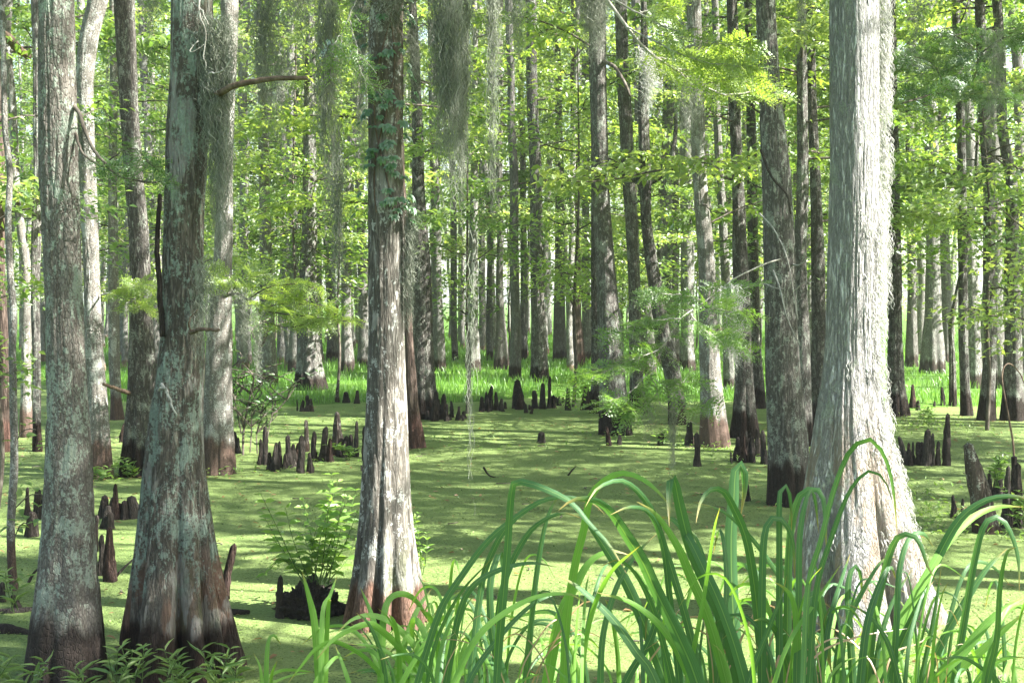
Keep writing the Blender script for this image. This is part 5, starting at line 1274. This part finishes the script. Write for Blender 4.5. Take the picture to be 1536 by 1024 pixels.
B['b'] = [
 ([(845,1030),(850,930),(862,850),(875,797),(886,745),(909,719),(935,709),(965,719),(991,741),(1010,766)],14), ([(1050,1024),(1030,930),(987,790),(972,756),(950,730),(927,720),(895,733),(878,760)],13), ([(1047,1024),(1021,959),(984,884),(965,842),(942,805),(916,767),(890,749),(860,749),(838,765)],25),
 ([(1000,1024),(960,920),(935,865),(897,805),(860,756)],21), ([(984,1024),(954,977),(916,925),(867,880),(835,862)],18), ([(1040,1030),(1000,950),(950,905),(895,888)],14), ([(1107,1010),(1085,932),(1062,880),(1036,820),(1021,764),(1012,722),(1006,718),(1003,745),(1004,790)],22),
 ([(1115,1010),(1085,917),(1055,850),(1032,805),(1010,779),(985,775)],20), ([(1090,1024),(1062,925),(1036,865),(1017,820),(984,771),(955,752)],18), ([(1145,1010),(1137,925),(1130,865),(1119,805),(1100,760),(1085,736),(1066,734),(1051,752),(1044,784)],16),
 ([(1105,1010),(1098,903),(1096,809),(1100,752),(1102,712),(1107,696),(1116,702),(1117,735),(1111,773)],24), ([(1230,1010),(1205,917),(1179,880),(1152,839),(1122,801),(1085,767),(1040,752)],9), ([(1020,1030),(1005,900),(995,820),(975,770),(945,760),(915,772)],12),
 ([(1010,1030),(985,930),(960,870),(930,840),(900,850)],14), ([(1070,1030),(1063,930),(1058,850),(1040,800),(1015,790)],13), ([(900,1030),(905,950),(925,880),(955,830),(985,800)],11), ([(870,1030),(885,930),(915,860),(960,818)],10), ([(1075,1030),(1085,940),(1090,870),(1085,810),(1078,795),(1070,830)],11), ([(1030,1030),(1055,900),(1070,800),(1080,760)],9), ([(935,1030),(975,960),(990,905),(990,890),(972,910),(968,960)],13)]
B['c'] = [
 ([(1143,1010),(1143,903),(1145,820),(1151,786),(1164,775),(1179,786),(1190,816),(1192,867)],14), ([(1169,1010),(1169,850),(1169,752),(1173,732),(1182,731),(1187,764),(1187,802)],12), ([(1180,1010),(1184,820),(1197,749),(1216,733),(1231,738),(1237,764),(1240,832)],14),
 ([(1194,1030),(1196,960),(1190,902),(1175,880),(1158,872)],16), ([(1120,1030),(1160,925),(1175,884),(1180,862)],12), ([(1215,1030),(1214,960),(1214,903),(1220,892),(1228,897),(1238,940),(1247,1010)],21), ([(1205,1010),(1212,880),(1231,812),(1250,737),(1272,681),(1291,662),(1310,661),(1329,689),(1340,734),(1346,803)],13),
 ([(1215,1010),(1224,887),(1246,809),(1272,741),(1295,711),(1314,707),(1332,730),(1341,762)],10), ([(1195,1020),(1198,900),(1200,800),(1212,740),(1222,745),(1228,800)],12), ([(1230,1030),(1245,930),(1262,870),(1275,830)],11), ([(1190,1030),(1170,960),(1150,930),(1130,930)],12), ([(1160,1030),(1185,960),(1225,900),(1265,840)],9)]
B['d'] = [
 ([(1325,1024),(1355,959),(1381,895),(1407,835),(1437,782),(1467,756),(1497,745),(1530,745),(1562,757)],17), ([(1310,1024),(1347,940),(1385,872),(1422,812),(1460,775),(1497,760),(1536,760)],16), ([(1385,1030),(1415,959),(1452,895),(1482,850),(1511,822)],17), ([(1400,1030),(1445,977),(1490,925),(1540,893)],21),
 ([(1420,1030),(1478,970),(1540,915)],16), ([(1430,1030),(1445,940),(1460,850),(1475,790),(1494,775),(1512,790),(1527,835),(1529,889)],12), ([(1300,1030),(1310,940),(1325,865),(1340,816),(1355,801),(1377,809),(1392,850),(1406,872)],14), ([(1250,1030),(1269,940),(1302,872),(1325,839),(1345,835)],14),
 ([(1280,1030),(1275,950),(1272,880),(1280,850),(1290,858),(1294,900)],13), ([(1340,1030),(1345,930),(1350,850),(1365,806),(1385,800),(1400,820)],12), ([(1310,1030),(1320,960),(1340,900),(1370,850)],10), ([(1480,1030),(1495,960),(1500,880),(1510,830),(1525,820)],11), ([(1380,1030),(1400,930),(1412,850)],9),
 ([(1500,1030),(1470,1000),(1440,985),(1400,990)],9), ([(1350,1030),(1330,960),(1300,920),(1270,905)],11), ([(1460,1030),(1500,990),(1540,985)],11), ([(1290,1030),(1300,940),(1318,880),(1335,850),(1345,870)],14)]
B['e'] = [
 ([(480,1030),(472,935),(463,893),(453,856)],14), ([(482,1030),(484,920),(495,893),(506,862)],10), ([(651,1024),(626,974),(601,945),(578,928),(551,922),(526,930),(505,949)],12), ([(640,1024),(620,997),(599,970),(572,945),(551,935),(505,955),(474,989)],12), ([(590,1030),(580,1020),(547,985),(515,966),(495,962),(472,974),(453,997),(430,1026)],9),
 ([(625,1024),(585,980),(557,968),(520,965)],8), ([(572,1000),(575,930),(584,898),(605,890),(626,903),(649,941)],12), ([(575,1024),(568,960),(557,920),(540,879)],11), ([(590,1024),(605,970),(626,914),(648,882)],12), ([(645,1024),(640,960),(625,930),(618,940),(622,980)],12), ([(600,1030),(598,970),(592,935),(583,920)],10),
 ([(660,1024),(655,960),(645,925),(632,915)],12), ([(525,1030),(512,990),(503,968)],9), ([(470,1030),(490,1000),(505,985),(520,990)],8), ([(612,1030),(635,970),(660,930),(690,910)],9), ([(488,1030),(490,960),(493,905),(497,900)],9)]
B['f'] = [([(399,1040),(400,990),(403,960),(411,952),(422,967)],9), ([(394,1040),(390,1000),(380,978)],8), ([(405,1045),(408,1010),(416,990)],6)]
ROOT = {'a': (715, 3.7), 'b': (1000, 3.5), 'c': (1185, 3.4), 'd': (1370, 3.5), 'e': (585, 4.6), 'f': (399, 5.0)}
RL = {'a': 'tall reed clump with long arching blades left of the densest clump, before the open duckweed', 'b': 'dense dark green reed clump with the broadest arching blades, in front of the middle pond', 'c': 'upright reed clump just before the huge silver cypress foot, its blades folded at the top',
      'd': 'reed clump sweeping to the right edge in front of the weathered leaning stump', 'e': 'low bright reed clump in front of the pale smooth cypress foot', 'f': 'tiny reed tuft alone on the near bank, left of the low bright clump'}
FILL = {'a': (640, 830, 34, 830), 'b': (850, 1150, 44, 830), 'c': (1130, 1260, 28, 820), 'd': (1250, 1530, 52, 840), 'e': (560, 700, 38, 900), 'f': (390, 410, 2, 985)}
for ck in 'abcdef':
    g = np.random.default_rng(ord(ck)); px, Y = ROOT[ck]
    x = (px - HX) * Y / F
    e = empty('reed_clump', (x, Y, float(ground_h(np.array(x), np.array(Y)))), RL[ck], 'reeds', 'reed clumps on the near bank')
    for ctrl, w in B[ck]:
        blade(e, ctrl, w, Y + g.uniform(-.2, .2), g, 'blade' if (ck not in 'ef' and g.random() < .72) else 'blade_lime', dyt=g.uniform(-.25, .3))
    x0, x1, n, top = FILL[ck]
    for _ in range(n):
        bx = g.uniform(x0, x1); dirn = g.choice([-1, 1]); tp = top + (1010 - top) * g.random() ** .9; sp = g.uniform(10, 70) * dirn; H = 1030 - tp
        ctrl = [(bx, 1030), (bx + sp * .15, 1030 - H * .45), (bx + sp * .5, 1030 - H * .85), (bx + sp * .85, tp)]
        if g.random() < .6: ctrl += [(bx + sp * 1.35, tp + H * .04), (bx + sp * 1.8, tp + H * g.uniform(.12, .35))]
        blade(e, ctrl, g.uniform(3.5, 8.5), Y + g.uniform(-.15, .7), g, 'blade' if g.random() < .48 else 'blade_lime', dyt=g.uniform(-.2, .4))
    for _ in range(0 if ck in 'ef' else 8):
        bx = g.uniform(x0, x1); sp = g.uniform(-90, 90)
        blade(e, [(bx, 1030), (bx + sp * .3, 980), (bx + sp, 930 + g.uniform(-30, 40)), (bx + sp * 1.8, 940 + g.uniform(-20, 60))], g.uniform(1.8, 4), Y, g, 'dry_blade')

# tall coarse grass stems at the near water's edge behind the reeds
# ---------------------------------------------------------------- light, sky, camera
w = bpy.data.worlds.new('World'); SC.world = w; w.use_nodes = True
nt = w.node_tree; bg = nt.nodes['Background']
sky = nt.nodes.new('ShaderNodeTexSky'); sky.sky_type = 'NISHITA'; sky.sun_disc = False
sky.sun_elevation = SUN_EL; sky.sun_rotation = math.atan2(S[0], S[1]); sky.air_density = 1.2; sky.dust_density = 2.0
nt.links.new(sky.outputs[0], bg.inputs[0]); bg.inputs[1].default_value = .06
sl = bpy.data.lights.new('sun', 'SUN'); sl.energy = 5.0; sl.angle = math.radians(.53); sl.color = (1, .965, .91)
so = link('sun', sl); so.location = (30, -10, 40)
so.rotation_euler = Vector(S).to_track_quat('Z', 'Y').to_euler()
cam = bpy.data.cameras.new('camera'); co = link('camera', cam); SC.camera = co
co.location = (0, 0, CAMZ); co.rotation_euler = (math.pi / 2, 0, 0)
cam.sensor_width = 36; cam.lens = F / 1536 * 36; cam.shift_y = -(512 - HY) / 1536
cam.clip_start = .05; cam.clip_end = 3000
SC.view_settings.view_transform = 'Standard'; SC.view_settings.look = 'None'; SC.view_settings.gamma = 1
SC.view_settings.exposure = EXPOSURE
cy = SC.cycles
cy.max_bounces = 7; cy.diffuse_bounces = 4; cy.glossy_bounces = 2; cy.transmission_bounces = 4; cy.transparent_max_bounces = 8
cy.use_denoising = True
cy.use_adaptive_sampling = False
cy.caustics_reflective = False; cy.caustics_refractive = False

# ---------------------------------------------------------------- moist air of the swamp
hb = MB(); x0, x1, y0, y1, z0, z1 = -760, 760, -90, 960, -1.4, 45
hb.add([[x0,y0,z0],[x1,y0,z0],[x1,y1,z0],[x0,y1,z0],[x0,y0,z1],[x1,y0,z1],[x1,y1,z1],[x0,y1,z1]], [[0,3,2,1],[4,5,6,7],[0,1,5,4],[1,2,6,5],[2,3,7,6],[3,0,4,7]])
hm = bpy.data.materials.new('moist_air'); hm.use_nodes = True; ht = hm.node_tree; ht.nodes.clear()
ho = ht.nodes.new('ShaderNodeOutputMaterial'); hv = ht.nodes.new('ShaderNodeVolumePrincipled')
hv.inputs['Color'].default_value = (.93, .97, .90, 1); hv.inputs['Density'].default_value = .0009; hv.inputs['Anisotropy'].default_value = .3
ht.links.new(hv.outputs[0], ho.inputs['Volume'])
tag(hb.build('haze', hm, None, False), 'pale moist air hanging through the far woods', 'haze', kind='stuff')
cy.volume_bounces = 0
